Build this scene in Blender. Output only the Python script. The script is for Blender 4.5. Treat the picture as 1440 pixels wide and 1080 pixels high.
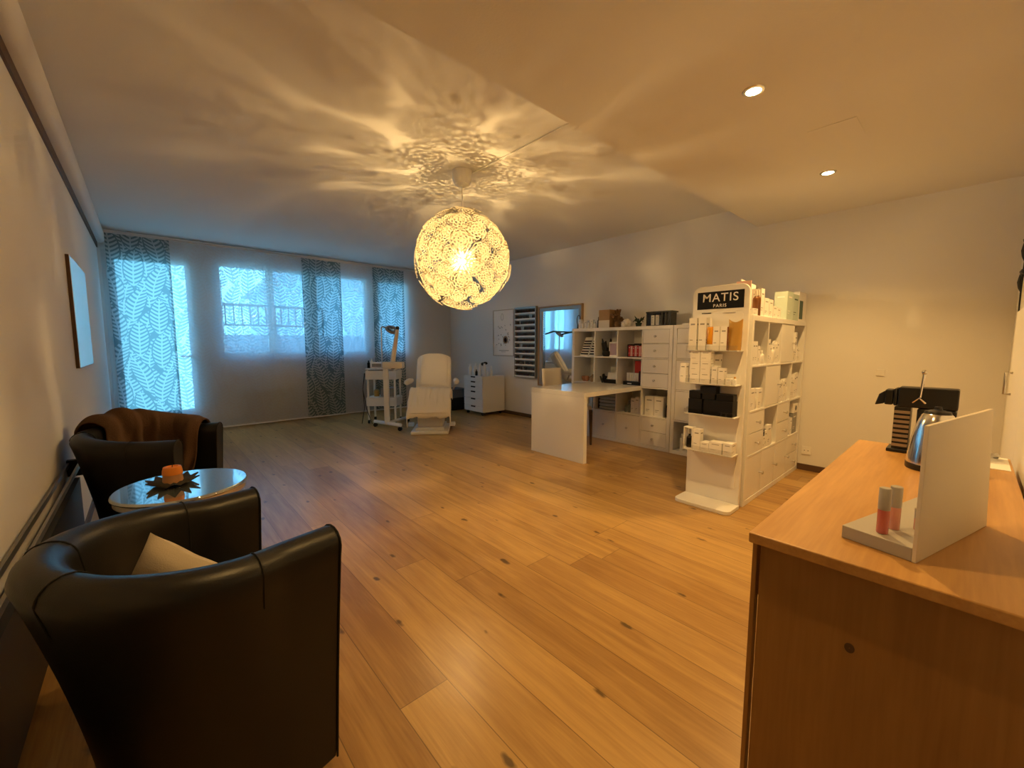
import bpy, bmesh, math, random
from mathutils import Vector, Matrix, noise
random.seed(7)
PI = math.pi
S = bpy.context.scene
COL = S.collection
for o in list(bpy.data.objects): bpy.data.objects.remove(o, do_unlink=True)

# ------------------------------------------------------------------ camera
cd = bpy.data.cameras.new('camera'); co = bpy.data.objects.new('camera', cd); COL.objects.link(co)
cd.sensor_width = 36.0; cd.sensor_fit = 'HORIZONTAL'; cd.lens = 36.0*574.83/1440.0
cd.clip_start = 0.02; cd.clip_end = 200
co.location = (0, 0, 1.248)
co.rotation_euler = (PI/2-math.atan((540-484.476)/574.83), 0, -math.radians(41.775))
S.camera = co

# ------------------------------------------------------------------ world, exposure
SKY = 6.6
SPOT_W = 84.0
PEND_W = 55.0
SPOT_C = (1.0, 0.585, 0.185)
PEND_C = (1.0, 0.65, 0.26)
w = bpy.data.worlds.new('World'); S.world = w; w.use_nodes = True
nt = w.node_tree; nt.nodes.clear()
bgo = nt.nodes.new('ShaderNodeOutputWorld'); bg = nt.nodes.new('ShaderNodeBackground')
tcw = nt.nodes.new('ShaderNodeTexCoord'); sx = nt.nodes.new('ShaderNodeSeparateXYZ'); rmp = nt.nodes.new('ShaderNodeValToRGB')
nt.links.new(tcw.outputs['Generated'], sx.inputs[0]); nt.links.new(sx.outputs['Z'], rmp.inputs[0])
rmp.color_ramp.elements[0].position = 0.0; rmp.color_ramp.elements[0].color = (0.155, 0.56, 0.80, 1)
rmp.color_ramp.elements[1].position = 0.7; rmp.color_ramp.elements[1].color = (0.12, 0.40, 0.85, 1)
nt.links.new(rmp.outputs[0], bg.inputs['Color']); bg.inputs['Strength'].default_value = SKY
nt.links.new(bg.outputs[0], bgo.inputs['Surface'])
S.view_settings.view_transform = 'Standard'; S.view_settings.look = 'None'
S.view_settings.exposure = 0.12; S.view_settings.gamma = 1.0
S.view_settings.use_curve_mapping = False

# ------------------------------------------------------------------ key dimensions
XL, XR = -0.38, 4.84          # left wall, right wall (posters)
YW = 7.45                     # inner face of the window wall
YN = -0.20                    # near wall
YB = -1.7                     # back of the passage behind the camera
HC, HL, YS = 2.695, 2.47, 1.577
YC = 7.34

# ------------------------------------------------------------------ helpers
class MB:
    def __init__(s): s.v = []; s.f = []; s.m = []; s.T = Matrix.Identity(4)
    def add(s, vs, fs, m=0):
        n = len(s.v); s.v += [tuple(s.T @ Vector(p)) for p in vs]
        s.f += [tuple(n+i for i in f) for f in fs]; s.m += [m]*len(fs)
        return s
    def box(s, a, b, m=0):
        (x0,y0,z0),(x1,y1,z1) = [min(p) for p in zip(a,b)], [max(p) for p in zip(a,b)]
        v = [(x0,y0,z0),(x1,y0,z0),(x1,y1,z0),(x0,y1,z0),(x0,y0,z1),(x1,y0,z1),(x1,y1,z1),(x0,y1,z1)]
        return s.add(v, [(0,3,2,1),(4,5,6,7),(0,1,5,4),(1,2,6,5),(2,3,7,6),(3,0,4,7)], m)
    def lathe(s, prof, c=(0,0,0), n=24, m=0, cap=True):
        v = []; f = []; k = len(prof)
        for i in range(n):
            a = 2*PI*i/n
            for r, z in prof: v.append((c[0]+r*math.cos(a), c[1]+r*math.sin(a), c[2]+z))
        for i in range(n):
            j = (i+1) % n
            for q in range(k-1): f.append((i*k+q, j*k+q, j*k+q+1, i*k+q+1))
        if cap:
            f.append(tuple(i*k for i in reversed(range(n)))); f.append(tuple(i*k+k-1 for i in range(n)))
        return s.add(v, f, m)
    def tube(s, pts, r, n=8, m=0, closed=False):
        pts = [Vector(p) for p in pts]; k = len(pts); v = []; f = []
        rs = r if isinstance(r, (list, tuple)) else [r]*k
        up = None
        for i, p in enumerate(pts):
            if closed: d = pts[(i+1) % k]-pts[i-1]
            else: d = pts[min(i+1,k-1)]-pts[max(i-1,0)]
            d.normalize()
            if up is None:
                up = Vector((0,0,1)) if abs(d.z) < .9 else Vector((1,0,0))
            a = d.cross(up).normalized(); b = a.cross(d).normalized(); up = b
            for q in range(n):
                t = 2*PI*q/n; v.append(tuple(p+(a*math.cos(t)+b*math.sin(t))*rs[i]))
        e = k if closed else k-1
        for i in range(e):
            j = (i+1) % k
            for q in range(n):
                g = (q+1) % n; f.append((i*n+q, i*n+g, j*n+g, j*n+q))
        if not closed: f.append(tuple(reversed(range(n)))); f.append(tuple((k-1)*n+q for q in range(n)))
        return s.add(v, f, m)
    def cyl(s, a, b, r, n=16, m=0): return s.tube([a, b], r, n, m)
    def prism(s, poly, z0, z1, m=0):
        n = len(poly); v = [(x,y,z0) for x,y in poly]+[(x,y,z1) for x,y in poly]
        f = [tuple(reversed(range(n))), tuple(range(n,2*n))]+[(i,(i+1)%n,n+(i+1)%n,n+i) for i in range(n)]
        return s.add(v, f, m)
    def grid(s, fn, nu, nv, m=0, cu=False):
        v = [tuple(fn(i/(nu if cu else nu-1), j/(nv-1))) for i in range(nu) for j in range(nv)]
        f = []
        for i in range(nu if cu else nu-1):
            k = (i+1) % nu
            for j in range(nv-1): f.append((i*nv+j, k*nv+j, k*nv+j+1, i*nv+j+1))
        return s.add(v, f, m)
    def sphere(s, c, r, n=16, k=10, m=0, sc=(1,1,1)):
        pr = [(max(1e-4, r*math.sin(PI*i/k)), -r*math.cos(PI*i/k)) for i in range(k+1)]
        T0 = s.T; s.T = T0 @ Matrix.Translation(c) @ Matrix.Diagonal((*sc,1)); s.lathe(pr, (0,0,0), n, m); s.T = T0
        return s
    def build(s, name, mats, parent=None, loc=None, rot=None, bev=0, seg=2, sub=0, smooth=40, solid=0):
        me = bpy.data.meshes.new(name); me.from_pydata(s.v, [], s.f)
        mats = mats if isinstance(mats, (list, tuple)) else [mats]
        for m in mats: me.materials.append(m)
        for p, m in zip(me.polygons, s.m): p.material_index = m
        bm = bmesh.new(); bm.from_mesh(me); bmesh.ops.recalc_face_normals(bm, faces=bm.faces); bm.to_mesh(me); bm.free()
        if smooth:
            for p in me.polygons: p.use_smooth = True
            me.set_sharp_from_angle(angle=math.radians(smooth))
        o = bpy.data.objects.new(name, me); COL.objects.link(o)
        if parent: o.parent = parent
        if loc: o.location = loc
        if rot: o.rotation_euler = rot
        if solid:
            md = o.modifiers.new('s','SOLIDIFY'); md.thickness = solid; md.offset = 0
        if bev:
            md = o.modifiers.new('b','BEVEL'); md.width = bev; md.segments = seg; md.limit_method = 'ANGLE'; md.angle_limit = math.radians(50)
            md.harden_normals = True
        if sub:
            md = o.modifiers.new('u','SUBSURF'); md.levels = sub; md.render_levels = sub
        return o
def tag(o, label, cat, group=None, kind=None):
    o['label'] = label; o['category'] = cat
    if group: o['group'] = group
    if kind: o['kind'] = kind
    return o
def thing(name, label, cat, loc=(0,0,0), rz=0, group=None):
    o = bpy.data.objects.new(name, None); COL.objects.link(o); o.location = loc; o.rotation_euler = (0,0,rz)
    o.empty_display_size = .05
    return tag(o, label, cat, group)
def struct(o): o['kind'] = 'structure'; return o
def dup(root, loc=None, rz=None, label=None, group=None):
    r = root.copy(); COL.objects.link(r)
    if loc is not None: r.location = loc
    if rz is not None: r.rotation_euler = (0,0,rz)
    if label: r['label'] = label
    if group: r['group'] = group
    for ch in list(root.children):
        c = ch.copy(); COL.objects.link(c); c.parent = r
        for g in list(ch.children):
            d = g.copy(); COL.objects.link(d); d.parent = c
    return r

# ------------------------------------------------------------------ materials
def mat(name, col, rough=.5, metal=0, spec=.5, bump=0, bscale=80, vary=0, coat=0, trans=0, ior=1.45, emit=None, es=0, alpha=1):
    m = bpy.data.materials.new(name); m.use_nodes = True; n = m.node_tree; b = n.nodes['Principled BSDF']
    b.inputs['Base Color'].default_value = (*col,1); b.inputs['Roughness'].default_value = rough
    b.inputs['Metallic'].default_value = metal; b.inputs['Specular IOR Level'].default_value = spec
    b.inputs['Coat Weight'].default_value = coat; b.inputs['Coat Roughness'].default_value = .12
    b.inputs['Transmission Weight'].default_value = trans; b.inputs['IOR'].default_value = ior
    if emit: b.inputs['Emission Color'].default_value = (*emit,1); b.inputs['Emission Strength'].default_value = es
    if bump or vary:
        tc = n.nodes.new('ShaderNodeTexCoord'); nz = n.nodes.new('ShaderNodeTexNoise')
        nz.inputs['Scale'].default_value = bscale; nz.inputs['Detail'].default_value = 4
        n.links.new(tc.outputs['Object'], nz.inputs['Vector'])
        if bump:
            bp = n.nodes.new('ShaderNodeBump'); bp.inputs['Strength'].default_value = bump; bp.inputs['Distance'].default_value = .004
            n.links.new(nz.outputs['Fac'], bp.inputs['Height']); n.links.new(bp.outputs[0], b.inputs['Normal'])
        if vary:
            mr = n.nodes.new('ShaderNodeMapRange'); mr.inputs['To Min'].default_value = 1-vary; mr.inputs['To Max'].default_value = 1+vary
            n.links.new(nz.outputs['Fac'], mr.inputs['Value'])
            mx = n.nodes.new('ShaderNodeMix'); mx.data_type = 'RGBA'; mx.blend_type = 'MULTIPLY'; mx.inputs[0].default_value = 1
            mx.inputs[6].default_value = (*col,1); n.links.new(mr.outputs[0], mx.inputs[7]); n.links.new(mx.outputs[2], b.inputs['Base Color'])
    return m
class NX:
    """tiny expression builder for shader math"""
    def __init__(s, nt): s.nt = nt
    def op(s, o, *a):
        n = s.nt.nodes.new('ShaderNodeMath'); n.operation = o
        for i, x in enumerate(a):
            if isinstance(x, (int, float)): n.inputs[i].default_value = x
            else: s.nt.links.new(x, n.inputs[i])
        return n.outputs[0]
    def add(s,*a): return s.op('ADD',*a)
    def sub(s,*a): return s.op('SUBTRACT',*a)
    def mul(s,*a): return s.op('MULTIPLY',*a)
    def frac(s,a): return s.op('FRACT',a)
    def floor(s,a): return s.op('FLOOR',a)
    def abs(s,a): return s.op('ABSOLUTE',a)
    def lt(s,*a): return s.op('LESS_THAN',*a)
    def gt(s,*a): return s.op('GREATER_THAN',*a)
    def mx(s,*a): return s.op('MAXIMUM',*a)
    def hash(s, a, k=12.9898): return s.frac(s.mul(s.op('SINE', s.mul(s.add(a, 3.17), k)), 43758.5453))
M = {}
M['wall'] = mat('white_plaster', (.82,.805,.78), .85, spec=.2, bump=.25, bscale=140)
M['ceiling'] = mat('ceiling_plaster', (.84,.825,.80), .9, spec=.15, bump=.15, bscale=120)
M['white'] = mat('white_laminate', (.87,.86,.84), .42, spec=.4)
M['whitegloss'] = mat('white_lacquer', (.87,.865,.85), .16, spec=.5)
M['frame'] = mat('white_window_frame', (.75,.75,.74), .45)
M['card'] = mat('white_carton', (.90,.885,.86), .6, spec=.25)
M['cream'] = mat('cream_carton', (.80,.74,.64), .6, spec=.25)
M['plastic'] = mat('white_plastic', (.89,.88,.86), .35)
M['chrome'] = mat('chrome', (.78,.77,.75), .16, metal=1)
M['steel'] = mat('brushed_steel', (.62,.61,.60), .30, metal=1)
M['black'] = mat('black_plastic', (.012,.012,.013), .35)
M['blackcard'] = mat('black_carton', (.007,.007,.010), .55, spec=.3)
M['leather'] = mat('black_leather', (.012,.012,.0125), .36, spec=.5, bump=.12, bscale=260)
M['seam'] = mat('leather_seam', (.004,.004,.004), .6)
M['radiator'] = mat('black_radiator', (.013,.013,.014), .45)
M['rail'] = mat('grey_rail', (.70,.70,.70), .4)
M['tan'] = mat('tan_wood_edge', (.42,.27,.14), .5)
M['darkwood'] = mat('dark_wood', (.10,.055,.03), .5)
M['cardboard'] = mat('cardboard', (.42,.27,.13), .75, vary=.1, bscale=30)
M['blanket'] = mat('brown_fleece', (.115,.066,.040), .95, spec=.1, bump=.5, bscale=150, vary=.25)
M['cushion'] = mat('cream_cushion', (.62,.55,.44), .9, spec=.1, bump=.3, bscale=200)
M['sheet'] = mat('cream_terry_cover', (.90,.85,.77), .95, spec=.1, bump=.4, bscale=160)
M['candle'] = mat('orange_candle', (.85,.27,.03), .5)
M['candle_low'] = mat('pale_candle', (.72,.38,.18), .5)
M['dish'] = mat('dark_leaf_dish', (.035,.028,.02), .5)
M['amber'] = mat('amber_liquid', (.75,.33,.02), .2)
M['brown'] = mat('brown_bottle', (.22,.09,.03), .25)
M['red'] = mat('red_carton', (.50,.03,.03), .45)
M['pinkc'] = mat('pale_pink_carton', (.75,.48,.42), .55)
M['green'] = mat('pale_green_carton', (.55,.66,.60), .55)
M['dkgreen'] = mat('dark_green_label', (.05,.12,.10), .5)
M['gold'] = mat('gold_foil', (.62,.36,.09), .35, metal=.5)
M['grey'] = mat('grey_plastic', (.30,.30,.31), .45)
M['ltgrey'] = mat('light_grey_acrylic', (.45,.44,.43), .35)
M['print'] = mat('grey_print', (.30,.29,.29), .7)
M['gloss_pink'] = mat('pink_lip_gloss', (.62,.16,.14), .12, coat=.5)
M['gloss_pale'] = mat('pale_lip_gloss', (.70,.33,.28), .12, coat=.5)
M['towel'] = mat('grey_blue_towel', (.38,.42,.46), .95, bump=.4, bscale=180)
M['dried'] = mat('dried_flower', (.23,.13,.06), .9)
M['leafgreen'] = mat('dark_foliage', (.03,.05,.03), .7)
M['lens'] = mat('magnifier_glass', (.75,.85,.85), .05, trans=.9)
M['rib'] = mat('bronze_rib', (.30,.23,.16), .4)
M['polish'] = [mat('polish_'+n, c, .18, coat=.4) for n, c in (('black',(.012,.012,.016)),('plum',(.05,.012,.025)),('navy',(.012,.02,.05)),('brown',(.06,.025,.015)))]
BULB_R = .020
M['bulb'] = mat('lit_bulb', (1,.9,.7), .5, emit=PEND_C, es=PEND_W/(4*PI*PI*BULB_R**2))
M['spot'] = mat('lit_spot', (1,.9,.7), .5, emit=(1,.80,.42), es=45)
M['mirror'] = mat('mirror_glass', (.86,.90,.92), .015, metal=1)
M['silverframe'] = mat('champagne_frame', (.40,.37,.33), .38, metal=.55)
M['facade'] = mat('grey_facade', (.50,.54,.60), .9)
M['roof'] = mat('grey_roof', (.34,.38,.44), .9)
M['railing'] = mat('dark_railing', (.03,.035,.04), .6)

def glass_mat(name, tint=(1,1,1), refl=.06):
    m = bpy.data.materials.new(name); m.use_nodes = True; n = m.node_tree; n.nodes.clear()
    out = n.nodes.new('ShaderNodeOutputMaterial'); tr = n.nodes.new('ShaderNodeBsdfTransparent'); gl = n.nodes.new('ShaderNodeBsdfGlossy')
    tr.inputs[0].default_value = (*tint,1); gl.inputs['Roughness'].default_value = .02
    lw = n.nodes.new('ShaderNodeLayerWeight'); lw.inputs[0].default_value = .35
    mr = n.nodes.new('ShaderNodeMapRange'); mr.inputs['To Min'].default_value = refl; mr.inputs['To Max'].default_value = min(1, refl+.75)
    n.links.new(lw.outputs['Facing'], mr.inputs['Value'])
    pw = n.nodes.new('ShaderNodeMath'); pw.operation = 'POWER'; pw.inputs[1].default_value = 3
    n.links.new(lw.outputs['Facing'], pw.inputs[0]); n.links.new(pw.outputs[0], mr.inputs['Value'])
    mx = n.nodes.new('ShaderNodeMixShader'); n.links.new(mr.outputs[0], mx.inputs[0]); n.links.new(tr.outputs[0], mx.inputs[1]); n.links.new(gl.outputs[0], mx.inputs[2])
    n.links.new(mx.outputs[0], out.inputs[0]); return m
M['pane'] = glass_mat('window_glass')
M['acrylic'] = glass_mat('clear_acrylic', (.95,.95,.95), .05)
M['tableglass'] = mat('grey_table_glass', (.50,.55,.57), .03, metal=.85)

def wood(name, light, dark, axis='Y', scale=1.0, rough=.42, knots=True, planks=None):
    """procedural wood: long grain along axis, optional floor planks (width, length)"""
    m = bpy.data.materials.new(name); m.use_nodes = True; n = m.node_tree; b = n.nodes['Principled BSDF']; L = n.links
    X = NX(n)
    tc = n.nodes.new('ShaderNodeTexCoord'); sp = n.nodes.new('ShaderNodeSeparateXYZ'); L.new(tc.outputs['Object'], sp.inputs[0])
    ax = {'X':0,'Y':1,'Z':2}[axis]; lon = sp.outputs[ax]
    others = [i for i in range(3) if i != ax]
    lat = sp.outputs[others[0]]; lat2 = sp.outputs[others[1]]
    tone = None
    if planks:
        W, Ln = planks
        row = X.floor(X.op('DIVIDE', lat, W)); fr = X.frac(X.op('DIVIDE', lat, W))
        off = X.mul(X.hash(row), Ln)
        q = X.op('DIVIDE', X.add(lon, off), Ln); cell = X.floor(q); fq = X.frac(q)
        pid = X.add(X.mul(row, 7.31), X.mul(cell, 3.77)); rnd = X.hash(pid, 1.713)
        gap = X.mx(X.lt(X.op('MINIMUM', fr, X.sub(1, fr)), .0016/W*1.0), X.lt(X.op('MINIMUM', fq, X.sub(1, fq)), .0016/Ln))
        tone = rnd; shift = X.mul(rnd, 37.0)
    cm = n.nodes.new('ShaderNodeCombineXYZ')
    L.new(X.mul(lon, 1.6*scale), cm.inputs[0]); L.new(X.add(X.mul(lat, 16*scale), shift if planks else 0.0), cm.inputs[1])
    L.new(X.add(X.mul(lat2, 16*scale), shift if planks else 0.0), cm.inputs[2])
    n1 = n.nodes.new('ShaderNodeTexNoise'); n1.inputs['Scale'].default_value = 1.2; n1.inputs['Detail'].default_value = 5; n1.inputs['Distortion'].default_value = .7
    L.new(cm.outputs[0], n1.inputs['Vector'])
    cm2 = n.nodes.new('ShaderNodeCombineXYZ')
    L.new(X.mul(lon, 5*scale), cm2.inputs[0]); L.new(X.add(X.mul(lat, 110*scale), shift if planks else 0.0), cm2.inputs[1]); L.new(X.mul(lat2, 110*scale), cm2.inputs[2])
    n2 = n.nodes.new('ShaderNodeTexNoise'); n2.inputs['Scale'].default_value = 1.0; n2.inputs['Detail'].default_value = 3
    L.new(cm2.outputs[0], n2.inputs['Vector'])
    f = X.add(X.mul(n1.outputs['Fac'], .75), X.mul(n2.outputs['Fac'], .35))
    if tone is not None: f = X.add(f, X.mul(X.sub(tone, .5), .42))
    rp = n.nodes.new('ShaderNodeValToRGB'); rp.color_ramp.elements[0].position = .30; rp.color_ramp.elements[0].color = (*light,1)
    rp.color_ramp.elements[1].position = .82; rp.color_ramp.elements[1].color = (*dark,1)
    L.new(f, rp.inputs[0]); col = rp.outputs[0]
    def darken(col, fac, c):
        mx = n.nodes.new('ShaderNodeMix'); mx.data_type = 'RGBA'; L.new(fac, mx.inputs[0]); L.new(col, mx.inputs[6]); mx.inputs[7].default_value = (*c,1)
        return mx.outputs[2]
    if knots:
        vo = n.nodes.new('ShaderNodeTexVoronoi'); vo.inputs['Scale'].default_value = 1.0; vo.voronoi_dimensions = '2D'
        cm3 = n.nodes.new('ShaderNodeCombineXYZ'); L.new(X.mul(lon, 1.7), cm3.inputs[0]); L.new(X.mul(lat, 4.2), cm3.inputs[1])
        nd = n.nodes.new('ShaderNodeTexNoise'); nd.inputs['Scale'].default_value = 14; L.new(tc.outputs['Object'], nd.inputs['Vector'])
        L.new(cm3.outputs[0], vo.inputs['Vector'])
        d = X.add(vo.outputs['Distance'], X.mul(X.sub(nd.outputs['Fac'], .5), .20))
        sc = n.nodes.new('ShaderNodeSeparateColor'); L.new(vo.outputs['Color'], sc.inputs[0])
        sel = X.gt(sc.outputs[0], .22)
        k = n.nodes.new('ShaderNodeMapRange'); k.inputs['From Min'].default_value = .055; k.inputs['From Max'].default_value = .012; k.clamp = True
        L.new(d, k.inputs['Value'])
        col = darken(col, X.mul(X.mul(k.outputs[0], sel), .85), tuple(c*.22 for c in dark))
    if planks: col = darken(col, X.mul(gap, .65), tuple(c*.25 for c in dark))
    L.new(col, b.inputs['Base Color'])
    b.inputs['Roughness'].default_value = rough; b.inputs['Specular IOR Level'].default_value = .55
    bp = n.nodes.new('ShaderNodeBump'); bp.inputs['Strength'].default_value = .12; bp.inputs['Distance'].default_value = .003
    L.new(n2.outputs['Fac'], bp.inputs['Height']); L.new(bp.outputs[0], b.inputs['Normal'])
    return m
M['floor'] = wood('oak_planks', (.61,.385,.132), (.34,.18,.053), 'Y', 1.0, .31, True, (.191, 2.6))
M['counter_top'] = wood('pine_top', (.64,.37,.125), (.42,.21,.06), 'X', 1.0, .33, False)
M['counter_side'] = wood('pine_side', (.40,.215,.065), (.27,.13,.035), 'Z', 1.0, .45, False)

def curtain_mat(name, ground, leaf, tg, tl, pattern=True, thr=.52):
    m = bpy.data.materials.new(name); m.use_nodes = True; n = m.node_tree; n.nodes.clear(); L = n.links; X = NX(n)
    out = n.nodes.new('ShaderNodeOutputMaterial')
    tr = n.nodes.new('ShaderNodeBsdfTransparent'); df = n.nodes.new('ShaderNodeBsdfDiffuse'); tl_ = n.nodes.new('ShaderNodeBsdfTranslucent')
    cl = n.nodes.new('ShaderNodeMixShader'); cl.inputs[0].default_value = .40
    L.new(df.outputs[0], cl.inputs[1]); L.new(tl_.outputs[0], cl.inputs[2])
    mx = n.nodes.new('ShaderNodeMixShader'); L.new(cl.outputs[0], mx.inputs[1]); L.new(tr.outputs[0], mx.inputs[2]); L.new(mx.outputs[0], out.inputs[0])
    if pattern:
        tc = n.nodes.new('ShaderNodeTexCoord'); sp = n.nodes.new('ShaderNodeSeparateXYZ'); L.new(tc.outputs['Object'], sp.inputs[0])
        oi = n.nodes.new('ShaderNodeObjectInfo')
        x = X.add(sp.outputs[0], X.mul(oi.outputs['Random'], .37)); z = X.add(sp.outputs[2], X.mul(oi.outputs['Random'], 1.9))
        def layer(wc, hc, ox, oz, seed):
            cx = X.op('DIVIDE', X.add(x, ox), wc); c = X.floor(cx)
            zz = X.add(X.op('DIVIDE', X.add(z, oz), hc), X.hash(X.add(c, seed)))
            r = X.floor(zz); t = X.frac(zz)
            s = X.mul(X.sub(X.frac(cx), .5), 2.0)
            h = X.hash(X.add(X.mul(c, 2.31), X.add(X.mul(r, 5.17), seed)))
            tt = X.sub(t, .5)
            s = X.add(s, X.mul(X.mul(X.sub(h, .5), 2.8), tt))
            s = X.add(s, X.mul(X.mul(X.sub(h, .5), 3.0), X.sub(X.mul(tt, tt), .08)))
            a = X.abs(s)
            prof = X.op('POWER', X.mx(X.op('SINE', X.mul(t, PI)), .001), .55)
            env = X.lt(a, X.mul(.86, prof)); wide = X.lt(a, X.mul(1.02, prof))
            lf = X.lt(X.frac(X.sub(X.mul(t, 9.0), X.add(X.mul(a, .75), X.mul(X.mul(a, a), .8)))), thr)
            return X.mul(env, X.mx(lf, X.lt(a, .07))), wide
        ma, wa = layer(.215, .46, 0, 0, 1.7); mb_, wb = layer(.215, .40, .1075, .22, 4.9)
        mask = X.add(ma, X.mul(X.sub(1, wa), mb_))
        mc = n.nodes.new('ShaderNodeMix'); mc.data_type = 'RGBA'; L.new(mask, mc.inputs[0]); mc.inputs[6].default_value = (*ground,1); mc.inputs[7].default_value = (*leaf,1)
        L.new(mc.outputs[2], df.inputs[0]); L.new(mc.outputs[2], tl_.inputs[0])
        mf = n.nodes.new('ShaderNodeMapRange'); mf.inputs['To Min'].default_value = tg; mf.inputs['To Max'].default_value = tl
        L.new(mask, mf.inputs['Value']); L.new(mf.outputs[0], mx.inputs[0])
    else:
        df.inputs[0].default_value = (*ground,1); tl_.inputs[0].default_value = (*ground,1); mx.inputs[0].default_value = tg
    return m
M['cur_pattern'] = curtain_mat('patterned_curtain', (.17,.235,.245), (.52,.56,.56), .085, .125)
M['cur_sheer'] = curtain_mat('sheer_leaf_curtain', (.86,.86,.86), (.66,.68,.70), .32, .09, True, .6)
M['cur_plain'] = curtain_mat('sheer_plain_curtain', (.85,.85,.85), (.85,.85,.85), .14, .14, False)
def paper_mat():
    m = bpy.data.materials.new('lamp_paper'); m.use_nodes = True; n = m.node_tree; n.nodes.clear(); L = n.links
    out = n.nodes.new('ShaderNodeOutputMaterial'); df = n.nodes.new('ShaderNodeBsdfDiffuse'); tl_ = n.nodes.new('ShaderNodeBsdfTranslucent')
    df.inputs[0].default_value = (.36,.32,.245,1); tl_.inputs[0].default_value = (.31,.275,.205,1)
    mx = n.nodes.new('ShaderNodeMixShader'); mx.inputs[0].default_value = .60
    L.new(df.outputs[0], mx.inputs[1]); L.new(tl_.outputs[0], mx.inputs[2]); L.new(mx.outputs[0], out.inputs[0]); return m
M['paper'] = paper_mat()

# ------------------------------------------------------------------ structure
struct(MB().box((XL-.1,YB-.1,-.08),(XR+.12,YW+.3,0)).build('floor', M['floor'], smooth=0))
c = MB(); c.box((XL-.1,YS,HC),(XR+.12,YW+.3,HC+.12)); c.box((XL-.1,YB-.1,HL),(XR+.12,YS,HC+.12))
struct(c.build('ceiling', M['ceiling'], smooth=0))
struct(MB().box((XL-.1,YB-.1,0),(XL,YW,HC)).build('wall_left', M['wall'], smooth=0))
struct(MB().box((XR,YN-.1,0),(XR+.12,YW,HC)).build('wall_right', M['wall'], smooth=0))
struct(MB().box((1.0,YN-.1,0),(XR,YN,HL)).build('wall_near', M['wall'], smooth=0))
struct(MB().box((1.0,YB,0),(1.1,YN-.1,HL)).build('wall_passage', M['wall'], smooth=0))
struct(MB().box((XL,YB-.1,0),(1.1,YB,HL)).build('wall_back', M['wall'], smooth=0))
# window wall with real openings
WY0, WY1 = YW, YW+.26
DX0, DX1, DZ = XL+.03, .60, 2.46
wins = [(.80, 2.12, 1.04, 2.48), (2.14, 3.11, 1.04, 2.48), (3.23, 3.90, 1.04, 2.48)]
wm = MB()
wm.box((XL-.1,WY0,0),(DX0,WY1,HC)); wm.box((DX0,WY0,DZ),(DX1,WY1,HC)); wm.box((DX1,WY0,0),(wins[0][0],WY1,HC))
wm.box((wins[0][0],WY0,0),(3.90,WY1,1.04)); wm.box((wins[0][0],WY0,2.48),(3.90,WY1,HC))
wm.box((2.12,WY0,1.04),(2.14,WY1,2.48)); wm.box((3.11,WY0,1.04),(3.23,WY1,2.48)); wm.box((3.90,WY0,0),(XR+.12,WY1,HC))
struct(wm.build('wall_window', M['wall'], smooth=0))
def framed(mb, x0, x1, z0, z1, wd, y0, y1):
    mb.box((x0,y0,z0),(x0+wd,y1,z1)); mb.box((x1-wd,y0,z0),(x1,y1,z1)); mb.box((x0+wd,y0,z0),(x1-wd,y1,z0+wd)); mb.box((x0+wd,y0,z1-wd),(x1-wd,y1,z1))
# balcony door
db = MB(); framed(db, DX0, DX1, 0, DZ, .05, WY0+.0, WY0+.08); framed(db, DX0+.05, DX1-.05, .05, DZ-.04, .07, WY0-.015, WY0+.055)
db.box((DX0+.12,WY0-.01,.12),(DX1-.12,WY0+.045,.32))
d1 = struct(db.build('door_1', M['frame'], bev=.004))
MB().box((DX0+.115,WY0+.02,.32),(DX1-.115,WY0+.026,DZ-.10)).build('pane', M['pane'], d1, smooth=0)
h = MB(); h.box((DX1-.115,WY0-.03,1.0),(DX1-.085,WY0-.015,1.16)); h.cyl((DX1-.10,WY0-.03,1.08),(DX1-.10,WY0-.065,1.08),.010); h.box((DX1-.24,WY0-.075,1.07),(DX1-.09,WY0-.058,1.09))
h.build('handle', M['steel'], d1)
for z in (.42, 1.25, 2.1): MB().cyl((DX0+.045,WY0-.025,z),(DX0+.045,WY0-.025,z+.10),.011).build('hinge', M['frame'], d1)
split = {0:1.525}
for i, (x0,x1,z0,z1) in enumerate(wins):
    f = MB(); framed(f, x0, x1, z0, z1, .03, WY0+.02, WY0+.1)
    xs = [x0+.03, x1-.03] if i not in split else [x0+.03, split[i], x1-.03]
    for a, b in zip(xs, xs[1:]): framed(f, a, b, z0+.03, z1-.03, .05, WY0+.0, WY0+.07)
    wo = struct(f.build('window_%d' % (i+1), M['frame'], bev=.003))
    for a, b in zip(xs, xs[1:]): MB().box((a+.045,WY0+.03,z0+.075),(b-.045,WY0+.036,z1-.075)).build('pane', M['pane'], wo, smooth=0)
    MB().box((x0,WY0-.03,z0-.03),(x1,WY0+.02,z0)).build('sill', M['frame'], wo)
# pipe boxing high on the left wall, dark strip painted in for the shade of the gap under it
tb = MB()
def duct(u, v):
    a = -PI/2+PI*u
    return (XL+.0+.085*max(0,math.cos(a))**.5*1.0, YB+(YW-YB)*v, 2.615+.08*math.sin(a))
tb.grid(lambda u,v: duct(u,v), 15, 2); struct(tb.build('trim_1', M['wall'], smooth=60))
struct(MB().box((XL,YB,2.468),(XL+.012,YW-.02,2.536)).build('gap_shade_strip', M['darkwood'], smooth=0))
for a, n in ((YN, 'baseboard_right'),): struct(MB().box((XR-.014,a,0),(XR,YW-.02,.06)).build(n, M['darkwood'], smooth=0))
struct(MB().box((XL,YB,0),(XL+.012,YW-.02,.06)).build('baseboard_left', M['darkwood'], smooth=0))
# access hatch in the low ceiling
struct(MB().box((2.93,.50,HL-.003),(3.20,.72,HL)).build('trim_3', M['ceiling'], smooth=0))
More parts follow.
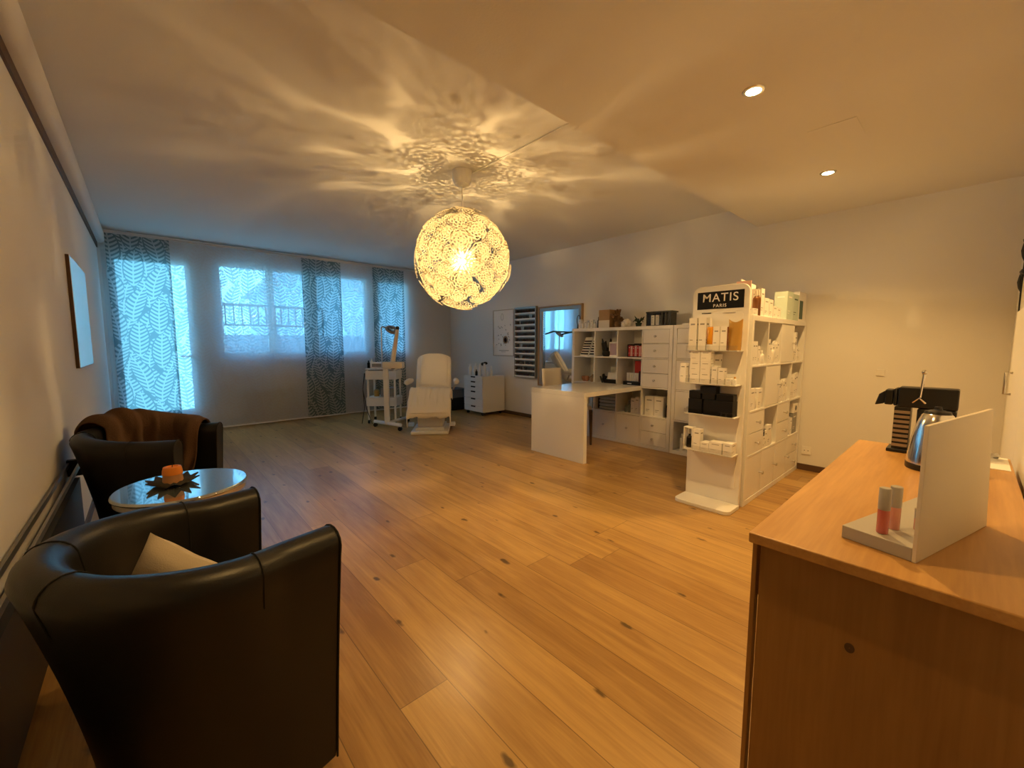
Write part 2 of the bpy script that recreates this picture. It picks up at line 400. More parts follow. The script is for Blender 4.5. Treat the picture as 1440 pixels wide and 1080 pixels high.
# white door in the near wall by the counter
dr = struct(MB().box((2.96,YN,.0),(3.85,YN+.035,1.44)).build('door_2', M['white'], bev=.004))
hh = MB(); hh.tube([(3.60,YN+.035,.97),(3.60,YN+.06,.97),(3.60,YN+.06,1.09),(3.60,YN+.035,1.09)], .007, 8); hh.build('handle', M['steel'], dr)
struct(MB().box((1.30,YN,.0),(2.95,YN+.035,1.44)).build('door_3', M['white'], bev=.004))
tw = MB()
tw.tube([(4.42,YN+.004,1.44),(4.45,YN+.004,1.60),(4.42,YN+.004,1.80),(4.46,YN+.004,2.02)], .004, 6)
for x,z,l,a in ((4.45,1.60,.16,.7),(4.44,1.70,.14,2.3),(4.42,1.80,.16,.9),(4.44,1.90,.15,2.2),(4.46,2.02,.16,.8)):
    tw.tube([(x+l*t*math.cos(a+t*.8), YN+.004, z+l*t*math.sin(a+t*.8)) for t in (0,.25,.5,.75,1)], [.003,.014,.020,.014,.003], 6)
tag(tw.build('wall_decal', M['black']), 'black twig decal at the right edge above the white cabinet door', 'decal')

# ------------------------------------------------------------------ outside
br = thing('balcony_railing', 'dark balcony railing with thin upright bars outside the window', 'railing', (2.2,8.75,0))
f = MB(); f.box((-1.2,-.025,1.93),(.5,.025,1.97)); f.box((-1.2,-.015,1.58),(.5,.015,1.61)); f.build('rail', M['railing'], br)
bars = MB()
for k in range(13): MB().cyl((-1.12+.125*k,0,1.6),(-1.12+.125*k,0,1.94),.012, 6).build('bar', M['railing'], br)
for x in (-1.2,-.35,.5): MB().box((x-.015,-.015,1.42),(x+.015,.015,1.95)).build('post', M['railing'], br)
bl = thing('balcony', 'pale concrete balcony parapet outside the window', 'balcony', (1.5,8.75,0))
MB().box((-.75,-.1,-.2),(2.6,.10,1.42)).build('parapet', M['facade'], bl)
MB().box((-3.2,-1.0,-.3),(2.6,.1,-.2)).build('slab', M['facade'], bl)
tag(MB().box((-.04,-.04,0),(.04,.04,2.5)).build('post', mat('pale_post',(.85,.83,.72),.6), loc=(.97,8.45,-.199)), 'pale upright post on the balcony left of the railing', 'post')
hs = thing('neighbour_house', 'grey neighbouring house with a pitched roof beyond the balcony', 'house', (6.5,17,-3))
MB().box((-2.7,0,0),(3.5,6,6.6)).build('walls', M['facade'], hs)
MB().add([(-3.0,-.3,6.4),(3.8,-.3,6.4),(.4,-.3,9.9),(-3.0,6.3,6.4),(3.8,6.3,6.4),(.4,6.3,9.9)],[(0,1,2),(3,5,4),(0,2,5,3),(1,4,5,2),(0,3,4,1)]).build('roof', M['roof'], hs, smooth=0)
MB().box((1.2,1.5,8.2),(1.7,2.0,10.0)).build('chimney', M['facade'], hs)

# ------------------------------------------------------------------ panel curtains
rl = thing('curtain_rail', 'long slim grey curtain rail along the top of the window wall', 'curtain rail', (XL,YC,2.655))
MB().box((.06,-.03,.006),(XR-XL-.02,.03,.024)).build('rail', M['rail'], rl, bev=.003)
for k in range(7): MB().box((.3+.72*k,-.012,.024),(.33+.72*k,.012,.04)).build('bracket', M['rail'], rl)
xs = [-.285,.315,.815,1.495,1.98,2.575,3.165,3.755,4.34,4.80]
kinds = ['pattern','sheer','sheer','sheer','pattern','sheer','pattern','plain','plain']
clabel = ['teal leaf patterned panel curtain over the glazed balcony door','white sheer panel curtain beside the balcony door handle',
 'white sheer panel curtain in front of the railing view','narrow white sheer panel curtain left of the middle patterned panel',
 'grey leaf patterned panel curtain in the middle of the window wall','white sheer panel curtain between the two grey patterned panels',
 'grey leaf patterned panel curtain behind the equipment trolley','plain white panel curtain behind the treatment chair','plain white panel curtain in the room corner']
for i, k in enumerate(kinds):
    x0, x1 = xs[i]-.012, xs[i+1]+.012; dy = .012 if i % 2 else -.012
    t = thing('panel_curtain', clabel[i], 'curtain', (x0,YC+dy,0), 0, 'panel curtains on the window wall')
    wd = x1-x0
    g = MB(); g.grid(lambda u,v: (u*wd, .004*math.sin(u*9+i)*(1-v), .035+v*2.62), 24, 12)
    g.build('fabric', M['cur_'+k], t)
    MB().box((0,-.005,.018),(wd,.007,.040)).build('weight_bar', M['white'], t)
    MB().box((0,-.006,2.645),(wd,.006,2.660)).build('top_holder', M['rail'], t)
# radiator below the window
rd = thing('radiator', 'white panel radiator under the window behind the sheer curtains', 'radiator', (1.12,YW-.085,.12))
f = MB(); f.box((0,0,0),(2.05,.07,.42))
for k in range(40): f.box((.02+.0505*k,-.008,.02),(.05+.0505*k,0,.40))
f.build('panel', M['grey'], rd); 
for x in (.15, 1.9):
    MB().box((x,.03,-.12),(x+.03,.05,0)).build('leg', M['grey'], rd)
# black radiator along left wall
rd = thing('radiator', 'long low black radiator along the left wall behind the armchairs', 'radiator', (XL,0,0))
f = MB(); f.box((.010,.30,.12),(.052,3.36,.49)); f.build('panel', M['radiator'], rd)
M['rad_rail'] = mat('dark_steel_rail', (.22,.22,.22), .3, metal=.5)
f = MB(); f.box((.006,.30,.557),(.016,3.39,.580)); f.build('rail', M['rad_rail'], rd)
f = MB(); f.box((.052,.30,.557),(.062,3.39,.580)); f.build('rail', M['rad_rail'], rd)
MB().box((.004,3.36,.50),(.066,3.40,.592)).build('end_cap', M['radiator'], rd)
for y in (3.3,): MB().box((.02,y,0),(.05,y+.03,.12)).build('leg', M['radiator'], rd)
# canvas on left wall
cv = thing('wall_picture', 'blank white canvas picture hung on the left wall', 'picture', (XL,4.26,1.078))
MB().box((.001,0,0),(.020,1.006,.80)).build('back_frame', M['darkwood'], cv)
MB().box((.020,.004,.004),(.023,1.002,.796)).build('canvas', M['whitegloss'], cv)

# ------------------------------------------------------------------ tub armchairs
def u_path(s):
    """s 0..1 from near arm front, round the back, to far arm front: (x, y, nx, ny) of the shell centre line; chair faces +x"""
    R = .262; La = .207; A = PI*R; T = 2*La+A; d = s*T
    if d < La: return (La-d+.02, -R, 0, -1)
    if d < La+A:
        a = (d-La)/R; return (.02-R*math.sin(a), -R*math.cos(a), -math.sin(a), -math.cos(a))
    return (d-La-A+.02, R, 0, 1)
def shell_pt(s, v, off=0.0):
    """v 0..1 around the cross-section: outer bottom -> outer top -> rolled top -> inner bottom"""
    x, y, nx, ny = u_path(s)
    back = max(0.0, math.sin(PI*min(1,max(0,(s-.12)/.76))))
    top = .722+.042*back**1.3
    lean = .07*back
    r = .048
    if v < .42:
        q = v/.42; z = .03+(top-r-.03)*q; o = .052-.050*(1-q)*back+lean*q**1.6-.004*math.sin(PI*q)
    elif v < .62:
        a = (v-.42)/.20*PI; z = top-r+r*math.sin(a); o = lean+.004+.050*math.cos(a)
    else:
        q = (v-.62)/.38; z = top-r-(top-r-.30)*q; o = -.046+lean*(1-q)
    if off:
        if v < .42: o += off
        elif v < .62:
            a = (v-.42)/.20*PI; z += off*math.sin(a); o += off*math.cos(a)
        else: o -= off
    fr_ = max(0, x)/.25; tp = 1-min(1, z/.70)
    return Vector((x+nx*o-.035*fr_*tp, (y+ny*o)*(1-.05*fr_*tp), z))
def make_armchair(label, loc, rz):
    t = thing('tub_armchair', label, 'armchair', loc, rz, 'black leather tub armchairs')
    sh = MB(); nu, nv = 64, 34
    sh.grid(lambda u,v: shell_pt(u,v), nu, nv)
    sh.f.append(tuple(range(nv))); sh.m.append(0); sh.f.append(tuple((nu-1)*nv+j for j in range(nv))); sh.m.append(0)
    # closed underside
    sh.f += [(i*nv, (i+1)*nv, (i+1)*nv+nv-1, i*nv+nv-1) for i in range(nu-1)]; sh.m += [0]*(nu-1)
    so = sh.build('shell', M['leather'], t, bev=.008, smooth=50)
    for s in (.17, .42, .58, .83): MB().tube([shell_pt(s, v, .0005) for v in [.37+.0155*k for k in range(30)]], .0022, 6).build('seam', M['seam'], so)
    for s in (.002, .998): MB().tube([shell_pt(s, k/40, .001) for k in range(41)], .003, 6).build('seam', M['seam'], so)
    def slab(z0, z1, x1, r, bulge):
        x1 -= .075
        pts = []
        for k in range(13):
            a = PI/2+PI*k/12; pts.append((.01+r*math.cos(a), r*math.sin(a)))
        pts = [(x1, r)]+pts+[(x1, -r)]
        m = MB(); m.prism(pts, z0, z1); return m
    slab(.06, .27, .30, .236, 0).build('seat_base', M['leather'], t, bev=.012, seg=3)
    slab(.272, .425, .325, .234, 0).build('seat_cushion', M['leather'], t, bev=.035, seg=4)
    for x, y in ((.12,-.2),(.12,.2),(-.14,-.17),(-.14,.17)):
        MB().lathe([(.018,0),(.024,.06)], (x,y,0), 12).build('foot', M['black'], t)
    return t
A1 = make_armchair('black leather tub armchair nearest the camera with a cream cushion', (.098,1.425,0), math.radians(11.5))
A2 = make_armchair('black leather tub armchair by the balcony door under a brown blanket', (.020,3.228,0), math.radians(-27))
# cushion
def pillow_pt(u, v):
    x, y = (u*2-1), (v*2-1)
    th = .075*((1-x**4)*(1-y**4))**.6
    k = 1-.10*(1-abs(x))*(y*y) ; k2 = 1-.10*(1-abs(y))*(x*x)
    return x*.19*k2, y*.19*k, th
p = MB(); p.grid(lambda u,v: (pillow_pt(u,v)[0],pillow_pt(u,v)[1],pillow_pt(u,v)[2]), 18, 18); p.grid(lambda u,v: (pillow_pt(u,v)[0],pillow_pt(u,v)[1],-pillow_pt(u,v)[2]), 18, 18)
po = p.build('cushion', M['cushion'], loc=(-.045,1.50,.565), smooth=180)
uu = Vector((-.20,.20,.96)).normalized(); rr_ = Vector((.80,-.60,0)); rr_ = (rr_-uu*rr_.dot(uu)).normalized(); nn = rr_.cross(uu)
pm = Matrix((rr_, uu, nn)).transposed().to_4x4()
po.matrix_world = Matrix.Translation(Vector((-.02,1.47,.720))-uu*.165) @ pm @ Matrix.Rotation(math.radians(45),4,'Z') @ Matrix.Scale(.66,4)
tag(po, 'cream square cushion propped inside the nearest black armchair', 'cushion')
# blanket over the far chair
bk = MB()
def blanket(u, v):
    s = .50+.43*u+.03*(v-.5)*math.sin(u*5)
    tip = math.exp(-((u-.66)/.20)**2)
    hi = .84+.15*tip
    vv = .34+(hi-.34)*v
    n = noise.noise(Vector((u*5.0, v*2.2, 3.3)))*.044+noise.noise(Vector((u*12, v*5, 1.3)))*.020+.016*v*math.sin((u-.66)*26/(1.15-.5*v))
    p_ = shell_pt(s, vv, .028+max(-.012,n)+.055*math.exp(-((v-.36)/.22)**2)*math.sin(PI*min(1,u*1.05))**.7)
    if v > .5: p_ += Vector((.10*tip*(v-.5), -.26*(v-.5)*(0.4+tip), -.03*(v-.5)))
    return p_
bk.grid(blanket, 60, 40)
bo = bk.build('blanket', M['blanket'], solid=.012, sub=1, smooth=180)
bo.location = A2.location; bo.rotation_euler = A2.rotation_euler
tag(bo, 'brown fleece blanket draped over the armchair by the balcony door', 'blanket')

# ------------------------------------------------------------------ coffee table with candle
t = thing('coffee_table', 'round glass coffee table between the two black armchairs', 'table', (.086,2.255,0))
MB().lathe([(.228,.622),(.234,.626),(.236,.631),(.234,.636),(.230,.64)], n=64).build('glass_top', M['tableglass'], t)
MB().lathe([(.213,.602),(.228,.602),(.228,.622),(.213,.622)], n=48).build('rim', M['steel'], t)
for k in range(3):
    a = 2*PI*k/3+.4
    MB().tube([(.205*math.cos(a),.205*math.sin(a),.61),(.15*math.cos(a),.15*math.sin(a),.28),(.22*math.cos(a),.22*math.sin(a),0.004)], .012, 10).build('leg', M['steel'], t)
MB().lathe([(.145,.27),(.160,.27),(.160,.285),(.145,.285)], n=32).build('shelf_ring', M['steel'], t)
ds = MB()
pts = []
for k in range(20):
    a = 2*PI*k/20; r = .095 if k % 2 else .060+.01*((k*7) % 3); pts.append((r*math.cos(a), r*math.sin(a)))
ds.add([(0,0,.004)]+[(x,y,.026 if i % 2 else .008) for i,(x,y) in enumerate(pts)], [(0,1+i,1+(i+1)%20) for i in range(20)])
tag(ds.build('candle_dish', M['dish'], loc=(.053,2.275,.6435), solid=.006), 'dark star shaped leaf dish under the orange candle', 'dish')
cn = thing('candle', 'orange candle on a dark leaf dish on the glass table', 'candle', (.053,2.275,.6505))
g = MB(); g.lathe([(.034,0),(.036,.01),(.034,.035),(.036,.038)], n=20); g.build('lower_wax', M['candle_low'], cn)
g = MB(); g.lathe([(.036,.038),(.035,.055),(.031,.070),(.022,.072),(.018,.066)], n=20); g.build('upper_wax', M['candle'], cn)
MB().cyl((0,0,.066),(.002,0,.08),.0015,6).build('wick', M['black'], cn)

# ------------------------------------------------------------------ pendant lamp
LC = Vector((2.073,2.95,1.965)); LR = .415
pl = thing('pendant_lamp', 'large glowing globe pendant lamp of pierced paper flowers', 'lamp', tuple(LC))
MB().lathe([(.030,.605),(.062,.62),(.078,.66),(.082,.727),(.080,.729)], n=32).build('ceiling_cup', M['plastic'], pl)
MB().cyl((0,0,.07),(0,0,.61),.005,8).build('cord', M['plastic'], pl)
MB().tube([(.08,-.03,.724),(.088,-.6,.724),(.09,-1.37,.724)], .005, 8).build('ceiling_cable', M['plastic'], pl)
MB().lathe([(.02,.03),(.028,.05),(.028,.11),(.02,.12)], n=16).build('socket', M['plastic'], pl)
MB().sphere((0,0,-.01), BULB_R, 18, 12).build('bulb', M['bulb'], pl)
fl = MB()
rings = [.010,.022,.036,.050,.064,.078,.092,.100]; ns = 30
vs = []; fs = []
for r in rings:
    for k in range(ns):
        a = 2*PI*k/ns; rr = r
        if r > .095: rr = r*(1+.07*abs(math.sin(a*5)))
        vs.append((rr*math.cos(a), rr*math.sin(a), -.9*rr*rr+(.004 if r in rings[1::2] else 0)))
vs.append((0,0,0)); ci = len(vs)-1
for i in range(len(rings)-1):
    for k in range(ns):
        if i in (1,) and k % 5 in (0,1,2): continue
        if i in (3,) and k % 3 in (0,1): continue
        if i == 5 and k % 3 in (1,2): continue
        if i == 6 and k % 6 == 0: continue
        j = (k+1) % ns; fs.append((i*ns+k, i*ns+j, (i+1)*ns+j, (i+1)*ns+k))
for k in range(ns): fs.append((ci, k, (k+1) % ns))
fl.add(vs, fs)
stems = MB(); fobj = None
NF = 98; ga = PI*(3-5**.5)
for i in range(NF):
    z = 1-2*(i+.5)/NF; r = math.sqrt(1-z*z); a = i*ga+random.uniform(-.10,.10)
    z2 = max(-1, min(1, z+random.uniform(-.03,.03))); r = math.sqrt(max(0,1-z2*z2))
    d = Vector((r*math.cos(a), r*math.sin(a), z2))
    R = LR-random.choice((0,.008,.016,.024))
    if fobj is None: fobj = fl.build('paper_flower', M['paper'], pl, smooth=180); o = fobj
    else: o = fobj.copy(); COL.objects.link(o)
    o.parent = pl
    dd = (d+Vector((random.uniform(-1,1),random.uniform(-1,1),random.uniform(-1,1)))*.10).normalized()
    o.rotation_euler = (dd.to_track_quat('Z','Y') @ Matrix.Rotation(random.uniform(0,6.28),3,'Z').to_quaternion()).to_euler()
    sc = random.uniform(.66,.90); o.scale = (sc,)*3
    o.location = d*R
    stems.cyl(d*.06, d*(R-.004), .0022, 5)
stems.build('stems', M['plastic'], pl)

# ------------------------------------------------------------------ recessed spots
def downlight(x, y, label, k=1.0):
    t = thing('ceiling_spotlight', label, 'spotlight', (x,y,HL), 0, 'recessed spotlights in the low ceiling')
    MB().lathe([(.034,0),(.034,-.006),(.046,-.006),(.050,-.002),(.050,0)], n=32, cap=False).build('ring', M['chrome'], t)
    MB().lathe([(.001,-.0035),(.034,-.0035)], n=24, cap=False).build('lit_lens', M['spot'], t)
    l = bpy.data.lights.new('spot_light','SPOT'); l.energy = SPOT_W*k; l.color = SPOT_C; l.spot_size = math.radians(125); l.spot_blend = .75; l.shadow_soft_size = .03
    o = bpy.data.objects.new('spot_light', l); COL.objects.link(o); o.parent = t; o.location = (0,0,-.02)
downlight(2.271,.79,'lit recessed spotlight nearer the camera in the low ceiling')
downlight(3.71,.77,'lit recessed spotlight farther away in the low ceiling')
downlight(.83,.79,'recessed spotlight overhead outside the picture', .5)

# ------------------------------------------------------------------ cube shelving units
CE, TH, TI, DP = .3345, .040, .016, .38
def cell_rect(c, r, rows=4):
    """lower-left corner (u, z) of the cell: column from the left, row from the top; u runs along the front"""
    return TH+c*(CE+TI), TH+(rows-1-r)*(CE+TI)
def shelf_unit(name, label, loc, rz, cols, rows, fills):
    """local frame: u along +x, the open front faces -y (y=0), depth +y"""
    W = 2*TH+cols*CE+(cols-1)*TI; H = 2*TH+rows*CE+(rows-1)*TI
    t = thing(name, label, 'shelving unit', loc, rz)
    b = MB(); b.box((0,0,0),(W,DP,TH)); b.box((0,0,H-TH),(W,DP,H)); b.box((0,0,TH),(TH,DP,H-TH)); b.box((W-TH,0,TH),(W,DP,H-TH))
    for r in range(1,rows): z = TH+r*(CE+TI)-TI; b.box((TH,.002,z),(W-TH,DP,z+TI))
    for c in range(1,cols): x = TH+c*(CE+TI)-TI; b.box((x,.003,TH),(x+TI,DP,H-TH))
    b.box((TH,DP-.006,TH),(W-TH,DP-.001,H-TH))
    b.build('carcass', M['white'], t, bev=.002)
    for (c, r), kind in fills.items():
        u, z = cell_rect(c, r, rows)
        if kind == 'drawers':
            for k in range(2):
                z0 = z+.003+k*(CE/2); z1 = z+k*(CE/2)+CE/2-.002
                d = MB().box((u+.003,.004,z0),(u+CE-.003,.30,z1)).build('drawer', M['white'], t, bev=.002)
                MB().lathe([(.006,0),(.006,.022),(.014,.024),(.014,.032),(.009,.035)], n=12).build('knob', M['steel'], d, loc=(u+CE/2,.004,(z0+z1)/2), rot=(PI/2,0,0))
        elif kind in ('door', 'door_right'):
            d = MB().box((u+.003,.004,z+.003),(u+CE-.003,.022,z+CE-.003)).build('door', M['white'], t, bev=.002)
            kx = u+CE-.035 if kind == 'door_right' else u+CE/2
            MB().lathe([(.006,0),(.006,.022),(.014,.024),(.014,.032),(.009,.035)], n=12).build('knob', M['steel'], d, loc=(kx,.004,z+CE*.5), rot=(PI/2,0,0))
    return t, W, H
# back unit on the right wall: front faces -X. local x -> world -Y, local y -> world +X : rotation -90deg
XK, KY = 4.445, 3.717
U1,W1,H1 = shelf_unit('cube_shelf', 'white four by four cube shelf behind the desk on the right wall', (XK,KY,0), -PI/2, 4, 4,
  {(3,0):'drawers',(3,1):'drawers',(3,3):'drawers',(1,3):'door',(2,3):'door',(0,3):'door'})
U2,W2,H2 = shelf_unit('cube_shelf', 'narrow white cube tower at the right end of the desk shelf', (XK,KY-W1-.006,0), -PI/2, 1, 4,
  {(0,0):'drawers',(0,1):'door',(0,2):'door'})
def back(c, r, du, dy, dz=0):
    """world position inside a cell of the back unit: du from the cell's left edge, dy from the front edge"""
    u, z = cell_rect(c, r); return (XK+dy, KY-u-du, z+dz)
# divider: front faces -Y
XD, YD = 3.352, 1.086
U3,W3,H3 = shelf_unit('shelf_divider', 'white four by four cube shelf standing out from the right wall as a divider', (XD,YD,0), 0, 4, 4,
  {(2,0):'door_right',(1,1):'door_right',(0,2):'drawers',(2,2):'drawers',(0,3):'door_right',(1,3):'door_right',(2,3):'door_right',(3,3):'drawers'})
def divp(c, r, du, dy, dz=0):
    u, z = cell_rect(c, r); return (XD+u+du, YD+dy, z+dz)

# ------------------------------------------------------------------ small product builders (base at origin)
def carton(name, size, mats, label, cat, loc, rz=0, group=None, printed=True, bands=None):
    """carton with printed marks on the -y and -x faces; mats = (carton, print)"""
    w_, d_, h_ = size; b = MB(); b.box((-w_/2,-d_/2,0),(w_/2,d_/2,h_))
    if printed:
        e = .0006
        b.box((-w_*.28,-d_/2-e,h_*.78),(w_*.28,-d_/2,h_*.83),1); b.box((-w_*.36,-d_/2-e,h_*.30),(w_*.05,-d_/2,h_*.325),1); b.box((-w_*.36,-d_/2-e,h_*.22),(-w_*.1,-d_/2,h_*.24),1)
        b.box((-w_/2-e,-d_*.28,h_*.78),(-w_/2,d_*.28,h_*.83),1); b.box((-w_/2-e,-d_*.05,h_*.30),(-w_/2,d_*.36,h_*.325),1)
    o = b.build(name, list(mats), loc=loc, rot=(0,0,rz), smooth=0)
    return tag(o, label, cat, group)
def bottle(name, r, h_, mats, label, cat, loc, group=None, neck=.45, cap=.22):
    t = thing(name, label, cat, loc, random.uniform(0,6), group)
    hb = h_*(1-cap)
    MB().lathe([(r*.9,0),(r,.004),(r,hb*.82),(r*.85,hb*.92),(r*neck,hb*.97),(r*neck,hb)], n=16).build('body', mats[0], t)
    MB().lathe([(r*neck*1.1,hb),(r*neck*1.1,h_*.97),(r*neck*.9,h_)], n=14).build('cap', mats[1], t)
    return t
CP = (M['card'], M['print'])

# ------------------------------------------------------------------ desk
dk = thing('desk', 'white desk with thick top and end panel joined to the shelf', 'desk', (3.34,2.62,0))
MB().box((0,0,.70),(1.10,.775,.75)).build('top', M['whitegloss'], dk, bev=.002)
MB().box((0,0,0),(.052,.775,.699)).build('end_panel', M['white'], dk, bev=.002)
# white chair behind the desk
ch = thing('desk_chair', 'white chair with brown legs pushed under the far side of the desk', 'chair', (3.95,3.33,0))
bkm = MB(); bkm.grid(lambda u,v: ((u-.5)*(.37-.03*v), .26+.05*v+.03*(1-(2*u-1)**2), .42+v*.52), 12, 12)
bkm.build('backrest', M['cream'], ch, solid=.03, bev=0, smooth=180)
MB().box((-.20,-.20,.43),(.20,.25,.48)).build('seat', M['cream'], ch, bev=.015, seg=3)
for x, y in ((-.17,-.17),(.12,-.24),(-.17,.22),(.17,.22)):
    MB().tube([(x,y,.44),(x*1.05,y*1.02,0.0)], [.024,.014], 10).build('leg', M['darkwood'], ch)

# ------------------------------------------------------------------ right wall: poster, polish rack, mirror
ps = thing('poster', 'framed white botanical poster on the right wall beside the polish rack', 'poster', (XR,5.64,1.05))
f = MB(); f.box((-.022,-.285,-.01),(-.001,-.27,.82)); f.box((-.022,.27,-.01),(-.001,.285,.82)); f.box((-.022,-.27,-.01),(-.001,.27,.004)); f.box((-.022,-.27,.806),(-.001,.27,.82))
f.build('frame', mat('pale_frame',(.50,.44,.38),.5), ps)
MB().box((-.012,-.27,.004),(-.002,.27,.806)).build('sheet', M['card'], ps)
dw = MB()
def blob(y, z, r, m=0, n=14, sq=1.0): dw.add([(-.0128,y+r*math.cos(2*PI*k/n),z+sq*r*math.sin(2*PI*k/n)) for k in range(n)], [tuple(range(n))], m)
dw.tube([(-.0128,.03+.03*math.cos(a*.3927),.69+.06*math.sin(a*.3927)) for a in range(16)], .003, 4, 0, True)
for k in range(26):
    y, z = random.uniform(-.21,.21), random.uniform(.16,.58)
    a = random.uniform(0,PI); l = random.uniform(.02,.05)
    dw.tube([(-.0128,y,z),(-.0128,y+l*math.cos(a)*.5,z+l*math.sin(a)*.6),(-.0128,y+l*math.cos(a+.4),z+l*math.sin(a+.4))], [.002,.008,.002], 4)
blob(-.06,.28,.070,1); blob(-.06,.28,.045,2)
dw.box((-.013,-.15,.085),(-.0125,.12,.095)); dw.box((-.013,-.06,.062),(-.0125,.06,.068))
dw.build('drawing', [M['print'], M['tan'], M['cream']], ps, smooth=0)
rk = thing('polish_rack', 'wall rack with twelve shelves of dark nail polish bottles', 'rack', (XR,5.035,.685))
f = MB(); f.box((-.06,-.26,0),(-.001,-.245,1.19)); f.box((-.06,.245,0),(-.001,.26,1.19)); f.box((-.06,-.245,1.165),(-.001,.245,1.19)); f.box((-.06,-.245,0),(-.001,.245,.012)); f.box((-.012,-.245,0),(-.001,.245,1.19))
f.build('frame', M['silverframe'], rk)
for r in range(12): MB().box((-.058,-.244,.012+r*.0965),(-.012,.244,.020+r*.0965)).build('shelf', M['white'], rk)
for r in range(12): MB().box((-.0605,-.244,.020+r*.0965),(-.058,.244,.036+r*.0965)).build('shelf_lip', M['white'], rk)
pb = {}
gaps = {1:(.70,.80),2:(.18,.23),3:(.28,.36),6:(.20,.30),8:(.22,.30),9:(.42,.50),10:(.33,.38)}
ordn = ['top','second','third','fourth','fifth','sixth','seventh','eighth','ninth','tenth','eleventh','lowest']
for r in range(12):
    zz = .685+.0205+(11-r)*.0965; n_ = 12
    for k in range(n_):
        q = (k+.5)/n_
        if r in gaps and gaps[r][0]-.03 < q < gaps[r][1]+.03: continue
        mi = random.randrange(4)
        if mi not in pb:
            b = MB(); b.lathe([(.016,0),(.018,.004),(.018,.036),(.013,.042)], n=12, m=0); b.lathe([(.014,.042),(.013,.070)], n=12, m=1)
            o = b.build('nail_polish_bottle', [M['polish'][mi], M['black']]); pb[mi] = o
        else: o = pb[mi].copy(); COL.objects.link(o)
        o.location = (XR-.036, 5.035+.232-q*.464, zz)
        tag(o, 'small dark nail polish bottle on the %s shelf of the wall rack' % ordn[r], 'bottle', 'nail polish bottles on the wall rack')
mr_ = thing('wall_mirror', 'large framed mirror on the right wall reflecting the blue window', 'mirror', (XR,4.285,.575))
f = MB(); W_, H_ = .90, 1.275
def fr(mb, y0,y1,z0,z1,wd,x0,x1,m=0):
    mb.box((x0,y0,z0),(x1,y0+wd,z1),m); mb.box((x0,y1-wd,z0),(x1,y1,z1),m); mb.box((x0,y0+wd,z0),(x1,y1-wd,z0+wd),m); mb.box((x0,y0+wd,z1-wd),(x1,y1-wd,z1),m)
fr(f,-.45,.45,0,H_,.022,-.045,-.001); fr(f,-.428,.428,.022,H_-.022,.05,-.030,-.001,1); f.build('frame', [M['tan'], M['silverframe']], mr_)
MB().box((-.012,-.378,.072),(-.004,.378,H_-.072)).build('glass', M['mirror'], mr_)
lp = MB(); lp.tube([(-.012+.0,.03*math.cos(a)+.0,.075*math.sin(a)) for a in [2*PI*k/20 for k in range(20)]], .006, 8, 0, True); lp.tube([(0,.02,-.06),(0,.025,-.14)], .012, 8)
tag(lp.build('hand_mirror', M['black'], loc=(XR-.07,3.86,1.60)), 'black oval loop hanging at the right edge of the wall mirror', 'hand mirror')
# slim task lamp on the desk, arm in front of the mirror
tl = thing('floor_lamp', 'slim dark green lamp arm reaching across the front of the wall mirror', 'lamp', (4.66,3.79,0))
MB().lathe([(.055,0),(.055,.012),(.012,.018)], n=20).build('base', M['dkgreen'], tl)
MB().tube([(0,0,.015),(0,0,1.38),(-.01,.02,1.42)], .009, 8).build('stem', M['dkgreen'], tl)
MB().tube([(-.01,.02,1.42),(-.04,.44,1.445)], .011, 8).build('arm', M['dkgreen'], tl)
MB().tube([(-.04,.44,1.445),(-.02,.62,1.41)], .013, 8).build('lamp_head', M['dkgreen'], tl)

# ------------------------------------------------------------------ contents of the back shelf
# display boards with rows of samples
for i, du in enumerate((.12,.27)):
    t = thing('sample_board', ('left white nail sample board leaning in the top left compartment','right white nail sample board leaning in the top left compartment')[i], 'display board', back(0,0,du,.07), -PI/2, 'nail sample boards in the desk shelf')
    t.rotation_euler = (0,0,-PI/2)
    MB().add([(-.075,0,0),(.065,0,0),(.085,.09,.255),(-.045,.09,.255),(-.075,.006,0),(.065,.006,0),(.085,.096,.255),(-.045,.096,.255)],[(0,1,2,3),(7,6,5,4),(0,4,5,1),(1,5,6,2),(2,6,7,3),(3,7,4,0)]).build('board', M['card'], t, smooth=0)
    for k in range(6):
        q = .08+k*.135; 
        b = MB(); b.add([(-.066+.026*q,.09*q-.006,.255*q),(.056+.024*q,.09*q-.006,.255*q),(.056+.024*(q+.07),.09*(q+.07)-.006,.255*(q+.07)),(-.066+.026*(q+.07),.09*(q+.07)-.006,.255*(q+.07)),
             (-.066+.026*q,.09*q,.255*q),(.056+.024*q,.09*q,.255*q),(.056+.024*(q+.07),.09*(q+.07),.255*(q+.07)),(-.066+.026*(q+.07),.09*(q+.07),.255*(q+.07))],[(0,1,2,3),(7,6,5,4),(0,4,5,1),(1,5,6,2),(2,6,7,3),(3,7,4,0)])
        b.build('sample_strip', M['polish'][k % 4], t, smooth=0)
